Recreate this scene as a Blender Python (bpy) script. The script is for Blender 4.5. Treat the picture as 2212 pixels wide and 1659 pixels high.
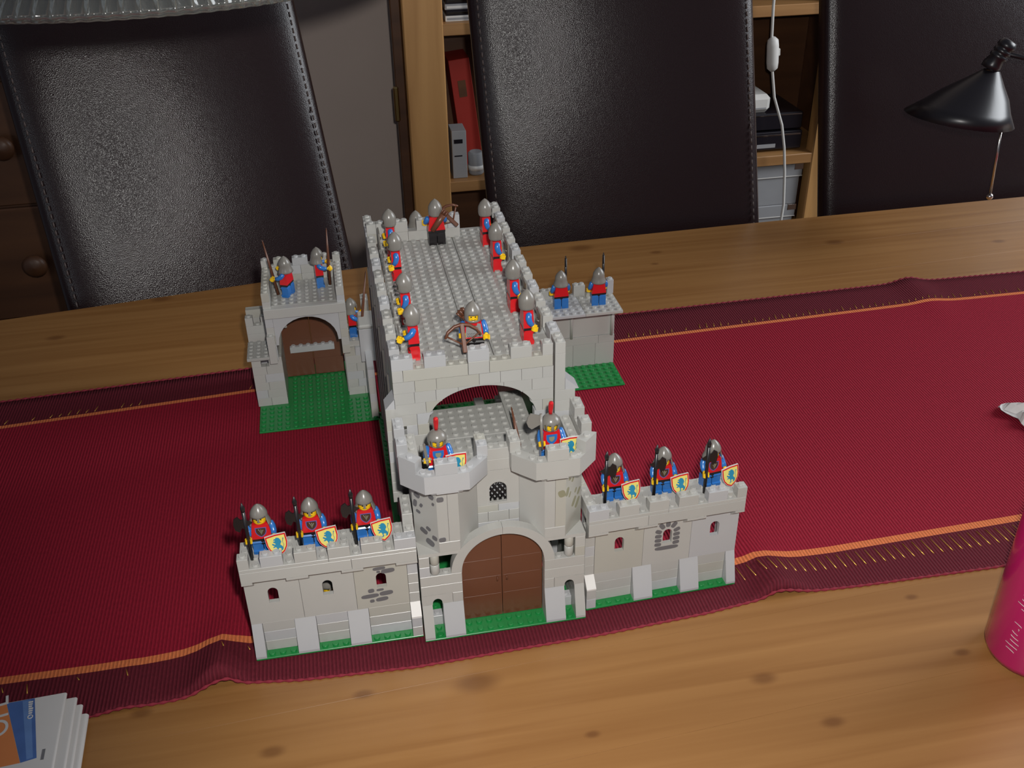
import bpy, bmesh, math, random
from mathutils import Matrix, Vector
for o in list(bpy.data.objects): bpy.data.objects.remove(o)
S = 0.008            # one toy stud = 8 mm; all numbers below are in studs
ZT = 94.0            # height of the castle's ground level above the room floor, in studs
rnd = random.Random(7)
SC = bpy.context.scene
COL = SC.collection
pi = math.pi
def W(x, y, z): return Vector((x*S, y*S, (z+ZT)*S))

# ------------------------------------------------------------------ camera
CX = Vector((0.98163203, -0.19026256, -0.01409698))
CD = Vector((-0.11191369, -0.51440837, -0.85021136))
CF = Vector((0.15451178, 0.83617234, -0.52625272))
CP = Vector((-4.0493, -70.2398, 72.3655))
cd = bpy.data.cameras.new('camera'); cam = bpy.data.objects.new('camera', cd); COL.objects.link(cam)
cd.sensor_width = 36.0; cd.lens = 2168.79/2212*36.0; cd.clip_start = 0.02; cd.clip_end = 50
m3 = Matrix((CX, -CD, -CF)).transposed()
cam.matrix_world = Matrix.Translation(W(*CP)) @ m3.to_4x4()
SC.camera = cam
# ------------------------------------------------------------------ world, light, exposure
SC.view_settings.view_transform = 'Standard'; SC.view_settings.look = 'None'
SC.view_settings.gamma = 1.0; SC.view_settings.exposure = 0.0; SC.view_settings.use_curve_mapping = False
wd = bpy.data.worlds.new('world'); SC.world = wd; wd.use_nodes = True
bg = wd.node_tree.nodes['Background']; bg.inputs[0].default_value = (0.75, 0.82, 1.0, 1); bg.inputs[1].default_value = 0.13
FLASH = 24.5; WINDOW = 3.5; SIDE = 42.0
fl = bpy.data.lights.new('camera_flash', 'SPOT'); fo = bpy.data.objects.new('camera_flash', fl); COL.objects.link(fo)
fl.energy = FLASH; fl.shadow_soft_size = 0.012; fl.spot_size = math.radians(92); fl.spot_blend = 0.75; fl.color = (1.0, 0.975, 0.94)
fo.matrix_world = Matrix.Translation(W(*(CP + CX*4.0 - CD*6.0 + CF*1.5))) @ m3.to_4x4() @ Matrix.Rotation(math.radians(-7), 4, 'Y')
wl = bpy.data.lights.new('window_daylight', 'AREA'); wo = bpy.data.objects.new('window_daylight', wl); COL.objects.link(wo)
wl.shape = 'RECTANGLE'; wl.size = 0.5; wl.size_y = 0.9; wl.energy = WINDOW; wl.color = (0.85, 0.93, 1.0)
wo.location = W(-205, -215, 90); wo.rotation_euler = (math.radians(78), 0, math.radians(-32))

sl = bpy.data.lights.new('side_fill_light', 'AREA'); so = bpy.data.objects.new('side_fill_light', sl); COL.objects.link(so)  # added, unseen fill light that brightens the right and far side of the table
sl.shape = 'RECTANGLE'; sl.size = 1.1; sl.size_y = 1.1; sl.energy = SIDE; sl.color = (0.92, 0.96, 1.0)
so.location = W(290, 40, 125); so.rotation_euler = (W(100, 50, -10)-so.location).to_track_quat('-Z', 'Y').to_euler()

# ------------------------------------------------------------------ materials
def mat(name, col, rough=0.5, spec=0.5, metal=0.0, var=0.0, vscale=40.0, bump=0.0, bscale=300.0, coat=0.0, trans=0.0, emis=0.0, objvar=0.0):
    m = bpy.data.materials.new(name); m.use_nodes = True; nt = m.node_tree; b = nt.nodes['Principled BSDF']
    b.inputs['Base Color'].default_value = (*col, 1); b.inputs['Roughness'].default_value = rough
    b.inputs['Specular IOR Level'].default_value = spec; b.inputs['Metallic'].default_value = metal
    b.inputs['Coat Weight'].default_value = coat; b.inputs['Transmission Weight'].default_value = trans
    tc = nt.nodes.new('ShaderNodeTexCoord')
    if var or objvar:
        n = nt.nodes.new('ShaderNodeTexNoise'); n.inputs['Scale'].default_value = vscale; n.inputs['Detail'].default_value = 4
        nt.links.new(tc.outputs['Object'], n.inputs['Vector'])
        mr = nt.nodes.new('ShaderNodeMapRange'); mr.inputs['To Min'].default_value = 1-var; mr.inputs['To Max'].default_value = 1+var
        nt.links.new(n.outputs['Fac'], mr.inputs['Value'])
        hs = nt.nodes.new('ShaderNodeHueSaturation'); hs.inputs['Color'].default_value = (*col, 1)
        last = mr.outputs['Result']
        if objvar:
            oi = nt.nodes.new('ShaderNodeObjectInfo'); m2 = nt.nodes.new('ShaderNodeMapRange')
            m2.inputs['To Min'].default_value = 1-objvar; m2.inputs['To Max'].default_value = 1+objvar
            nt.links.new(oi.outputs['Random'], m2.inputs['Value'])
            mu = nt.nodes.new('ShaderNodeMath'); mu.operation = 'MULTIPLY'
            nt.links.new(last, mu.inputs[0]); nt.links.new(m2.outputs['Result'], mu.inputs[1]); last = mu.outputs[0]
        nt.links.new(last, hs.inputs['Value']); nt.links.new(hs.outputs['Color'], b.inputs['Base Color'])
    if bump:
        n2 = nt.nodes.new('ShaderNodeTexNoise'); n2.inputs['Scale'].default_value = bscale; n2.inputs['Detail'].default_value = 3
        nt.links.new(tc.outputs['Object'], n2.inputs['Vector'])
        bp = nt.nodes.new('ShaderNodeBump'); bp.inputs['Strength'].default_value = bump; bp.inputs['Distance'].default_value = 0.001
        nt.links.new(n2.outputs['Fac'], bp.inputs['Height']); nt.links.new(bp.outputs['Normal'], b.inputs['Normal'])
    return m
G0 = mat('grey_plastic', (0.395, 0.39, 0.365), 0.32, var=0.04, objvar=0.03)
G1 = mat('grey_plastic_cool', (0.405, 0.408, 0.412), 0.32, var=0.04, objvar=0.03)
G2 = mat('grey_plastic_yellowed', (0.385, 0.375, 0.33), 0.34, var=0.04, objvar=0.03)
G3 = mat('grey_plastic_deck', (0.345, 0.342, 0.32), 0.3, var=0.04, objvar=0.03)
DG = mat('dark_grey_plastic', (0.185, 0.172, 0.152), 0.28, var=0.05)
GREEN = mat('green_plastic', (0.012, 0.20, 0.045), 0.3, var=0.05)
BROWN = mat('brown_plastic', (0.12, 0.043, 0.021), 0.38, var=0.06)
BLACK = mat('black_plastic', (0.012, 0.010, 0.011), 0.3)
RED = mat('red_plastic', (0.56, 0.012, 0.016), 0.25)
BLUE = mat('blue_plastic', (0.025, 0.14, 0.42), 0.25)
YEL = mat('yellow_plastic', (0.82, 0.50, 0.012), 0.25)
PYEL = mat('pale_yellow_print', (0.72, 0.62, 0.16), 0.4)
LION = mat('lion_blue_print', (0.02, 0.22, 0.36), 0.4)
OLIVE = mat('olive_stone_print', (0.24, 0.23, 0.15), 0.5)
STONE = mat('grey_stone_print', (0.125, 0.122, 0.128), 0.5)
PRBR = mat('dark_brown_print', (0.055, 0.025, 0.014), 0.5)
PRBL = mat('violet_blue_print', (0.10, 0.10, 0.33), 0.5)
MAILG = mat('mail_grey_print', (0.24, 0.235, 0.23), 0.45)
WHITE = mat('white_paint', (0.62, 0.60, 0.57), 0.5)
CHROME = mat('chrome', (0.6, 0.55, 0.52), 0.18, metal=1.0)
BRASS = mat('brass', (0.45, 0.32, 0.13), 0.3, metal=1.0)
GOLD = mat('gold_thread', (0.85, 0.52, 0.10), 0.3, metal=0.7)
def castle_mat(): return rnd.choices([G0, G1, G2], [6, 2.2, 1.2])[0]

def nodes_of(m): return m.node_tree.nodes, m.node_tree.links
def wood(name, c1, c2, grain=(1.2, 26, 26), knots=(), rough=0.42, axis='x', coat=0.15, jit=3.0):
    m = bpy.data.materials.new(name); m.use_nodes = True; N, L = nodes_of(m); b = N['Principled BSDF']
    tc = N.new('ShaderNodeTexCoord'); oi = N.new('ShaderNodeObjectInfo')
    mp = N.new('ShaderNodeMapping')
    mp.inputs['Scale'].default_value = grain if axis == 'x' else (grain[1], grain[1], grain[0]) if axis == 'z' else (grain[1], grain[0], grain[1])
    off = N.new('ShaderNodeVectorMath'); off.operation = 'MULTIPLY_ADD'
    off.inputs[1].default_value = (jit, jit, jit); cmb = N.new('ShaderNodeCombineXYZ')
    for i in range(3): L.new(oi.outputs['Random'], cmb.inputs[i])
    L.new(cmb.outputs[0], off.inputs[0]); L.new(tc.outputs['Object'], off.inputs[2]); L.new(off.outputs[0], mp.inputs['Vector'])
    n = N.new('ShaderNodeTexNoise'); n.inputs['Scale'].default_value = 1.6; n.inputs['Detail'].default_value = 6; n.inputs['Distortion'].default_value = 0.6
    L.new(mp.outputs[0], n.inputs['Vector'])
    r = N.new('ShaderNodeValToRGB'); e = r.color_ramp.elements
    e[0].position = 0.3; e[0].color = (*c1, 1); e[1].position = 0.68; e[1].color = (*c2, 1)
    L.new(n.outputs['Fac'], r.inputs['Fac'])
    n2 = N.new('ShaderNodeTexNoise'); n2.inputs['Scale'].default_value = 2.5; n2.inputs['Detail'].default_value = 2
    L.new(tc.outputs['Object'], n2.inputs['Vector'])
    mr = N.new('ShaderNodeMapRange'); mr.inputs['To Min'].default_value = 0.82; mr.inputs['To Max'].default_value = 1.18
    L.new(n2.outputs['Fac'], mr.inputs['Value'])
    hs = N.new('ShaderNodeHueSaturation'); L.new(r.outputs['Color'], hs.inputs['Color']); L.new(mr.outputs['Result'], hs.inputs['Value'])
    col = hs.outputs['Color']
    if knots:
        acc = None
        for (kx, ky, kr) in knots:
            s = N.new('ShaderNodeVectorMath'); s.operation = 'SUBTRACT'; s.inputs[1].default_value = (kx*S, ky*S, 0)
            L.new(tc.outputs['Object'], s.inputs[0])
            q = N.new('ShaderNodeVectorMath'); q.operation = 'MULTIPLY'; q.inputs[1].default_value = (0.55/(kr*S), 1/(kr*S), 0)
            L.new(s.outputs[0], q.inputs[0])
            ln = N.new('ShaderNodeVectorMath'); ln.operation = 'LENGTH'; L.new(q.outputs[0], ln.inputs[0])
            k = N.new('ShaderNodeMapRange'); k.interpolation_type = 'SMOOTHSTEP'
            k.inputs['From Min'].default_value = 1.1; k.inputs['From Max'].default_value = 0.25; L.new(ln.outputs['Value'], k.inputs['Value'])
            if acc is None: acc = k.outputs['Result']
            else:
                mx = N.new('ShaderNodeMath'); mx.operation = 'MAXIMUM'; L.new(acc, mx.inputs[0]); L.new(k.outputs['Result'], mx.inputs[1]); acc = mx.outputs[0]
        mm = N.new('ShaderNodeMath'); mm.operation = 'MULTIPLY'; mm.inputs[1].default_value = 0.55; L.new(acc, mm.inputs[0])
        mix = N.new('ShaderNodeMix'); mix.data_type = 'RGBA'; L.new(mm.outputs[0], mix.inputs['Factor'])
        L.new(col, mix.inputs['A']); mix.inputs['B'].default_value = (c1[0]*0.42, c1[1]*0.3, c1[2]*0.25, 1); col = mix.outputs['Result']
    L.new(col, b.inputs['Base Color']); b.inputs['Roughness'].default_value = rough; b.inputs['Coat Weight'].default_value = coat; b.inputs['Coat Roughness'].default_value = 0.3
    bp = N.new('ShaderNodeBump'); bp.inputs['Strength'].default_value = 0.12; bp.inputs['Distance'].default_value = 0.001
    L.new(n.outputs['Fac'], bp.inputs['Height']); L.new(bp.outputs['Normal'], b.inputs['Normal'])
    return m

# ------------------------------------------------------------------ mesh builder
class MB:
    def __init__(s): s.v = []; s.f = []; s.mi = []; s.sm = []
    def add(s, vs, fs, mi=0, smooth=False):
        o = len(s.v); s.v += [tuple(p) for p in vs]
        for f in fs: s.f.append(tuple(i+o for i in f)); s.mi.append(mi); s.sm.append(smooth)
        return s
    def box(s, x0, x1, y0, y1, z0, z1, c=0.03, mi=0):
        if x0 > x1: x0, x1 = x1, x0
        if y0 > y1: y0, y1 = y1, y0
        c = min(c, (x1-x0)*.3, (y1-y0)*.3, (z1-z0)*.3)
        lo = (x0, y0, z0); hi = (x1, y1, z1); vs = []; idx = {}
        for i in range(8):
            sg = [(i >> k) & 1 for k in range(3)]
            for a in range(3):
                p = [(hi[k]-(0 if k == a else c)) if sg[k] else (lo[k]+(0 if k == a else c)) for k in range(3)]
                idx[(i, a)] = len(vs); vs.append(p)
        fs = []
        cen = [(lo[k]+hi[k])/2 for k in range(3)]
        def face(ids):
            P = [Vector(vs[i]) for i in ids]; n = (P[1]-P[0]).cross(P[2]-P[0])
            mid = sum(P, Vector())/len(P)
            fs.append(ids if n.dot(mid-Vector(cen)) > 0 else ids[::-1])
        for a in range(3):
            b, d = (a+1) % 3, (a+2) % 3
            for sd in (0, 1):
                q = [(sd << a) | (u << b) | (w << d) for u, w in ((0, 0), (1, 0), (1, 1), (0, 1))]
                face([idx[(i, a)] for i in q])
            for u in (0, 1):
                for w in (0, 1):
                    i0 = (u << b) | (w << d); i1 = i0 | (1 << a)
                    face([idx[(i0, b)], idx[(i1, b)], idx[(i1, d)], idx[(i0, d)]])
        for i in range(8): face([idx[(i, 0)], idx[(i, 1)], idx[(i, 2)]])
        return s.add(vs, fs, mi)
    def stud(s, x, y, z, r=0.3, h=0.2, n=12, mi=0):
        vs = []; fs = []
        for k, (rr, zz) in enumerate(((r, z-0.02), (r, z+h-0.03), (r-0.03, z+h))):
            vs += [(x+rr*math.cos(2*pi*i/n), y+rr*math.sin(2*pi*i/n), zz) for i in range(n)]
        for k in range(2):
            for i in range(n): fs.append((k*n+i, k*n+(i+1) % n, (k+1)*n+(i+1) % n, (k+1)*n+i))
        s.add(vs, fs, mi, True); o = len(s.v)
        s.f.append(tuple(o-n+i for i in range(n))); s.mi.append(mi); s.sm.append(False)
        return s
    def prism(s, pts, a0, a1, axis='y', mi=0, c=0.0, smooth_side=False):
        """extrude a polygon; axis y: pts are (x,z); axis x: (y,z); axis z: (x,y)"""
        def P(p, a):
            return (p[0], a, p[1]) if axis == 'y' else (a, p[0], p[1]) if axis == 'x' else (p[0], p[1], a)
        n = len(pts); area = sum(pts[i][0]*pts[(i+1) % n][1]-pts[(i+1) % n][0]*pts[i][1] for i in range(n))
        flip = (area > 0) == (axis == 'y')
        vs = [P(p, a0) for p in pts]+[P(p, a1) for p in pts]
        caps = [tuple(range(n-1, -1, -1)), tuple(range(n, 2*n))]
        sides = [(i, (i+1) % n, n+(i+1) % n, n+i) for i in range(n)]
        if flip: caps = [c_[::-1] for c_ in caps]; sides = [q[::-1] for q in sides]
        s.add(vs, caps, mi); o = len(s.v)-2*n
        for q in sides: s.f.append(tuple(i+o for i in q)); s.mi.append(mi); s.sm.append(smooth_side)
        return s
    def lathe(s, prof, n=24, cx=0, cy=0, mi=0, smooth=True, capb=True, capt=True):
        vs = []; fs = []
        for (r, z) in prof: vs += [(cx+r*math.cos(2*pi*i/n), cy+r*math.sin(2*pi*i/n), z) for i in range(n)]
        for k in range(len(prof)-1):
            for i in range(n): fs.append((k*n+i, k*n+(i+1) % n, (k+1)*n+(i+1) % n, (k+1)*n+i))
        s.add(vs, fs, mi, smooth); o = len(s.v)-len(vs)
        if capb and prof[0][0] > 1e-4: s.f.append(tuple(o+i for i in range(n-1, -1, -1))); s.mi.append(mi); s.sm.append(False)
        if capt and prof[-1][0] > 1e-4: s.f.append(tuple(o+(len(prof)-1)*n+i for i in range(n))); s.mi.append(mi); s.sm.append(False)
        return s
    def tube(s, pts, rad, n=8, mi=0, cap=True, flat=None):
        P = [Vector(p) for p in pts]; R = rad if isinstance(rad, (list, tuple)) else [rad]*len(P)
        vs = []; fs = []; up = Vector((0.03, 0.07, 1)) 
        t0 = (P[1]-P[0]).normalized(); u = t0.cross(up)
        if u.length < 0.2: u = t0.cross(Vector((1, 0.1, 0)))
        u.normalize()
        for i, p in enumerate(P):
            t = ((P[min(i+1, len(P)-1)]-P[max(i-1, 0)])).normalized()
            u = (u-t*u.dot(t)).normalized(); w = t.cross(u)
            for k in range(n):
                a = 2*pi*k/n; vs.append(p+(u*math.cos(a)+w*math.sin(a)*(flat or 1))*R[i])
        for i in range(len(P)-1):
            for k in range(n): fs.append((i*n+k, i*n+(k+1) % n, (i+1)*n+(k+1) % n, (i+1)*n+k))
        s.add(vs, fs, mi, True); o = len(s.v)-len(vs)
        if cap:
            s.f.append(tuple(o+k for k in range(n-1, -1, -1))); s.mi.append(mi); s.sm.append(False)
            s.f.append(tuple(o+(len(P)-1)*n+k for k in range(n))); s.mi.append(mi); s.sm.append(False)
        return s
    def sphere(s, c, r, n=12, m=8, mi=0, sc=(1, 1, 1)):
        vs = []; fs = []
        for j in range(m+1):
            t = pi*j/m
            for i in range(n):
                a = 2*pi*i/n; vs.append((c[0]+r*sc[0]*math.sin(t)*math.cos(a), c[1]+r*sc[1]*math.sin(t)*math.sin(a), c[2]-r*sc[2]*math.cos(t)))
        for j in range(m):
            for i in range(n): fs.append((j*n+i, j*n+(i+1) % n, (j+1)*n+(i+1) % n, (j+1)*n+i))
        return s.add(vs, fs, mi, True)
    def mesh(s, name):
        me = bpy.data.meshes.new(name); me.from_pydata([(x*S, y*S, z*S) for x, y, z in s.v], [], s.f)
        me.polygons.foreach_set('material_index', s.mi); me.polygons.foreach_set('use_smooth', s.sm)
        me.update(); return me
    def obj(s, name, mats, parent=None, loc=(0, 0, 0), rot=(0, 0, 0)):
        return put(name, s.mesh(name), mats, parent, loc, rot)
def put(name, me, mats, parent=None, loc=(0, 0, 0), rot=(0, 0, 0)):
    o = bpy.data.objects.new(name, me); COL.objects.link(o)
    if not isinstance(mats, (list, tuple)): mats = [mats]
    if len(me.materials) == 0:
        for m in mats: me.materials.append(m)
    else:
        for i, m in enumerate(mats):
            if me.materials[i] != m: o.material_slots[i].link = 'OBJECT'; o.material_slots[i].material = m
    if parent is None: o.location = W(*loc)
    else: o.parent = parent; o.location = (loc[0]*S, loc[1]*S, loc[2]*S)
    o.rotation_euler = rot; return o
def tag(o, label, cat, group=None, kind=None):
    if label: o['label'] = label
    if cat: o['category'] = cat
    if group: o['group'] = group
    if kind: o['kind'] = kind
    return o
def thing(name, label, cat, loc, rz=0, group=None, rot=None):
    o = bpy.data.objects.new(name, None); COL.objects.link(o); o.empty_display_size = 0.01
    o.location = W(*loc); o.rotation_euler = rot or (0, 0, rz); return tag(o, label, cat, group)
def structure(o): o['kind'] = 'structure'; return o

# ================================================================== SETTING
FLOORM = wood('dark_floor_wood', (0.05, 0.025, 0.012), (0.09, 0.045, 0.022))
structure(MB().box(-260, 300, -300, 190, -97, -94, 0).obj('floor', FLOORM))
WALLM = mat('beige_wall_paint', (0.50, 0.41, 0.36), 0.85, var=0.05, vscale=8, bump=0.1, bscale=250)
structure(MB().box(-260, 300, 186, 190, -94, 200, 0).obj('wall_back', WALLM))

PINE = wood('table_pine', (0.225, 0.098, 0.027), (0.30, 0.145, 0.046), grain=(1.3, 42, 42), rough=0.36, jit=0.0,
            knots=[(4.06, -5.8, 1.5), (-6.4, -5.0, .7), (-14.6, -9.8, .8), (34.3, -16.6, .8), (30.3, -10.7, .9), (49.2, -3.7, .5), (50, -11.5, .6),
                   (-26.3, -3.1, .7), (37.8, 87.4, 1.6), (50.1, 82.8, .8), (48.4, 78.3, .5), (-47.4, 73, 1.0), (-33, 83, 1.2), (13.1, -13.6, .5), (82, 80, 1.2), (110, 74, .9)])
PINEV = wood('shelf_pine_upright', (0.36, 0.175, 0.055), (0.52, 0.28, 0.10), grain=(1.4, 18, 18), axis='z', rough=0.5)
PINEH = wood('shelf_pine_board', (0.26, 0.12, 0.038), (0.38, 0.195, 0.07), grain=(1.4, 18, 18), rough=0.5)
DPINE = wood('dark_stained_pine', (0.065, 0.024, 0.009), (0.115, 0.045, 0.016), grain=(1.4, 16, 16), rough=0.5)

# ---- dining table: planks run along its length, the far plank has a softly bowed edge
TZ = -0.4
def lerp_poly(pts, x):
    if x <= pts[0][0]:
        (a, b), (c, d) = pts[0], pts[1]; return b+(x-a)*(d-b)/(c-a)
    for (a, b), (c, d) in zip(pts, pts[1:]):
        if x <= c: return b+(x-a)*(d-b)/(c-a)
    (a, b), (c, d) = pts[-2], pts[-1]; return d+(x-c)*(d-b)/(c-a)*0.3
EDGE = [(-120, 73.5), (-57, 80.8), (-29, 84.2), (-2, 87.7), (28, 90.3), (72, 91.3), (127, 91.9), (200, 92.2)]
table = thing('dining_table', 'long pine dining table with a knotty honey coloured top under a red runner', 'table', (0, 0, TZ))
TX0, TX1 = -115, 185
def seam(x, k): return 86.3+0.056*x-11.4*k
for k in range(11):
    m = MB(); xs = [TX0+(TX1-TX0)*i/30 for i in range(31)]; g = 0.006
    top = []; bot = []
    for x in xs:
        y1 = (lerp_poly(EDGE, x) if k == 0 else seam(x, k))-g; y0 = seam(x, k+1)+g
        top.append(((x, y0), (x, y1)))
    n = len(xs); vs = []
    for (a, b) in top: vs += [(a[0], a[1], -3.2), (b[0], b[1], -3.2), (b[0], b[1], -0.008), (b[0], b[1]-0.008, 0), (a[0], a[1]+0.008, 0), (a[0], a[1], -0.008)]
    fs = []
    for i in range(n-1):
        for q in range(6): fs.append((i*6+q, i*6+(q+1) % 6, (i+1)*6+(q+1) % 6, (i+1)*6+q))
    fs += [tuple(range(5, -1, -1)), tuple((n-1)*6+q for q in range(6))]
    m.add(vs, fs); m.obj('plank', PINE, table)
for (x, y) in ((-100, 68), (168, 84), (-100, -28), (168, -18)):
    MB().box(x-4.5, x+4.5, y-4.5, y+4.5, -94-TZ, -3.2, 0.4).obj('leg', PINEV, table)
MB().box(-98, 166, 66, 69, -14, -3.2, .2).obj('apron', PINEH, table, rot=(0, 0, 0.02))
MB().box(-98, 166, -27, -24, -14, -3.2, .2).obj('apron', PINEH, table, rot=(0, 0, 0.02))

# ---- woven table runner
FE = [(-110, -6.0), (-60, -4.6), (-38, -3.6), (-31, -2.75), (-22, -2.2), (-18.4, -1.3), (-12, -2.2), (-1.2, -2.8), (17, -2.35), (28, -1.7), (36, -.75), (45, -1.2), (60, -1.5), (100, -0.5), (180, 1)]
FS = [(-110, 2.2), (-60, 2.6), (-39.7, 2.85), (-27, 2.6), (-22, 3.0), (-16.6, 3.4), (0, 3.9), (33.5, 4.25), (44.4, 4.0), (67.6, 4.65), (110, 6), (180, 8)]
BS = [(-110, 44.5), (-50, 49), (-17.8, 51.3), (35.2, 53.9), (84.5, 55.5), (102, 55.2), (180, 55)]
BE = [(-110, 50), (-51.4, 55.4), (-18, 57.3), (36.8, 61.7), (85, 62.5), (106.6, 61.9), (180, 61)]
def runner_mat():
    m = bpy.data.materials.new('woven_red_cloth'); m.use_nodes = True; N, L = nodes_of(m); b = N['Principled BSDF']
    uv = N.new('ShaderNodeUVMap'); sp = N.new('ShaderNodeSeparateXYZ'); L.new(uv.outputs[0], sp.inputs[0])
    r = N.new('ShaderNodeValToRGB'); r.color_ramp.interpolation = 'CONSTANT'; e = r.color_ramp.elements
    BORD = (0.105, 0.012, 0.02, 1); MAIN = (0.25, 0.011, 0.026, 1); STR = (0.60, 0.165, 0.06, 1)
    e[0].position = 0; e[0].color = BORD; e[1].position = 0.1; e[1].color = STR
    for p, c in ((0.1135, MAIN), (0.889, STR), (0.9, BORD)):
        k = e.new(p); k.color = c
    L.new(sp.outputs[1], r.inputs['Fac'])
    # ribs: one every 0.36 stud across the length
    mu = N.new('ShaderNodeMath'); mu.operation = 'MULTIPLY'; mu.inputs[1].default_value = 2*pi/0.36; L.new(sp.outputs[0], mu.inputs[0])
    sn = N.new('ShaderNodeMath'); sn.operation = 'SINE'; L.new(mu.outputs[0], sn.inputs[0])
    n = N.new('ShaderNodeTexNoise'); n.inputs['Scale'].default_value = 3.0; n.inputs['Detail'].default_value = 3
    mpp = N.new('ShaderNodeMapping'); mpp.inputs['Scale'].default_value = (2.8, 40, 1); L.new(uv.outputs[0], mpp.inputs[0]); L.new(mpp.outputs[0], n.inputs['Vector'])
    a = N.new('ShaderNodeMath'); a.operation = 'MULTIPLY_ADD'; a.inputs[1].default_value = 0.20; a.inputs[2].default_value = 0.62; L.new(sn.outputs[0], a.inputs[0])
    a2 = N.new('ShaderNodeMath'); a2.operation = 'MULTIPLY_ADD'; a2.inputs[1].default_value = 0.75; L.new(n.outputs['Fac'], a2.inputs[0]); L.new(a.outputs[0], a2.inputs[2])
    hs = N.new('ShaderNodeHueSaturation'); L.new(r.outputs['Color'], hs.inputs['Color']); L.new(a2.outputs[0], hs.inputs['Value'])
    L.new(hs.outputs['Color'], b.inputs['Base Color']); b.inputs['Roughness'].default_value = 0.8; b.inputs['Specular IOR Level'].default_value = 0.12
    bp = N.new('ShaderNodeBump'); bp.inputs['Strength'].default_value = 0.6; bp.inputs['Distance'].default_value = 0.0006
    L.new(sn.outputs[0], bp.inputs['Height']); L.new(bp.outputs['Normal'], b.inputs['Normal'])
    return m
RUN = runner_mat()
def ez(x, v):       # small lifts of the cloth next to the castle corners and towards its edge
    z = 0.11
    z += min(1, max(0, (-16.7-x)/2))*2.5*math.exp(-((x+19.4)/2.2)**2)*max(0, 1-v/0.2)*min(1, v/0.02+.35)
    z += min(1, max(0, (x-33.4)/2))*1.7*math.exp(-((x-36.4)/2.4)**2)*max(0, 1-v/0.2)*min(1, v/0.02+.35)
    z += 0.8*math.exp(-((x-86)/2.5)**2)*max(0, (v-.8)/.2)
    z += 0.35*math.exp(-((x+28)/2.0)**2)*max(0, 1-v/0.15)
    return z
def runner_pt(x, v):
    a, b, c, d = lerp_poly(FE, x), lerp_poly(FS, x), lerp_poly(BS, x), lerp_poly(BE, x)
    y = a+(b-a)*v/.1 if v < .1 else b+(c-b)*(v-.1)/.8 if v < .9 else c+(d-c)*(v-.9)/.1
    return (x, y, ez(x, v))
runner = thing('table_runner', 'dark red ribbed table runner with orange stripes and gold threads along its border', 'table runner', (0, 0, TZ))
vsl = [0, .012, .025, .05, .075, .1, .1135, .13, .16, .2, .27, .35, .5, .65, .8, .86, .889, .9, .925, .95, .975, 1]
xs = [-112+288*i/230 for i in range(231)]
m = MB(); nv = len(vsl); vs = []; fs = []
for x in xs:
    for v in vsl: vs.append(runner_pt(x, v))
for i in range(len(xs)-1):
    for j in range(nv-1): fs.append((i*nv+j, (i+1)*nv+j, (i+1)*nv+j+1, i*nv+j+1))
m.add(vs, fs, 0, True); me = m.mesh('cloth')
uvl = me.uv_layers.new(name='UVMap')
for lp in me.loops:
    i, j = divmod(lp.vertex_index, nv); uvl.data[lp.index].uv = (xs[i], vsl[j])
cloth = put('cloth', me, RUN, runner)
sm_ = cloth.modifiers.new('thickness', 'SOLIDIFY'); sm_.thickness = 0.1*S; sm_.offset = -1
HEM = mat('red_hem_stitch', (0.20, 0.008, 0.022), 0.8)
for v in (0.0, 1.0):
    m = MB(); pts = []; rr = []
    x = -112
    while x < 176:
        p = runner_pt(x, v); pts.append((p[0], p[1], p[2]-.02)); rr.append(0.15+0.07*math.sin(x*2*pi/0.95)); x += 0.24
    m.tube(pts, rr, 5); m.obj('hem', HEM, runner)
m = MB()
x = -110.0
r2 = random.Random(3)
while x < 175:
    for v0, v1, n in ((0.094, 0.055, 1), (0.906, 0.945, 1)):
        dens = 1.0 if (x > 33 and v0 < .5) else 0.25 if v0 < .5 else (0.9 if x > 36 or (-44 < x < -32) else 0.12)
        if -17 < x < 33 and v0 < .5: dens = 0.5
        if r2.random() < dens:
            frac = 1.0 if (x > 33 and v0 < .5) else r2.uniform(.15, .5)
            a = runner_pt(x, v0+(v1-v0)*r2.uniform(0, 1-frac)); st = (v1-v0)*frac
            v_a = v0; v_b = v0+st
            P = [runner_pt(x+.25*t, v_a+(v_b-v_a)*t) for t in (0, .5, 1)]
            m.tube([(p[0], p[1], p[2]+.02) for p in P], 0.05, 4)
    x += 1.12
g = m.obj('gold_threads', GOLD, runner); g['kind'] = 'stuff'

# ================================================================== BACKGROUND FURNITURE
def leather():
    m = bpy.data.materials.new('dark_brown_leather'); m.use_nodes = True; N, L = nodes_of(m); b = N['Principled BSDF']
    tc = N.new('ShaderNodeTexCoord'); v = N.new('ShaderNodeTexVoronoi'); v.inputs['Scale'].default_value = 850; L.new(tc.outputs['Object'], v.inputs['Vector'])
    n = N.new('ShaderNodeTexNoise'); n.inputs['Scale'].default_value = 60; n.inputs['Detail'].default_value = 6; L.new(tc.outputs['Object'], n.inputs['Vector'])
    a = N.new('ShaderNodeMath'); a.operation = 'ADD'; L.new(v.outputs['Distance'], a.inputs[0]); L.new(n.outputs['Fac'], a.inputs[1])
    bp = N.new('ShaderNodeBump'); bp.inputs['Strength'].default_value = 0.22; bp.inputs['Distance'].default_value = 0.0007; L.new(a.outputs[0], bp.inputs['Height']); L.new(bp.outputs['Normal'], b.inputs['Normal'])
    b.inputs['Base Color'].default_value = (0.015, 0.0075, 0.008, 1); b.inputs['Roughness'].default_value = 0.23; b.inputs['Specular IOR Level'].default_value = 0.34
    return m
LEATH = leather(); STITCH = mat('brown_stitching', (0.07, 0.05, 0.045), 0.6)
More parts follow.
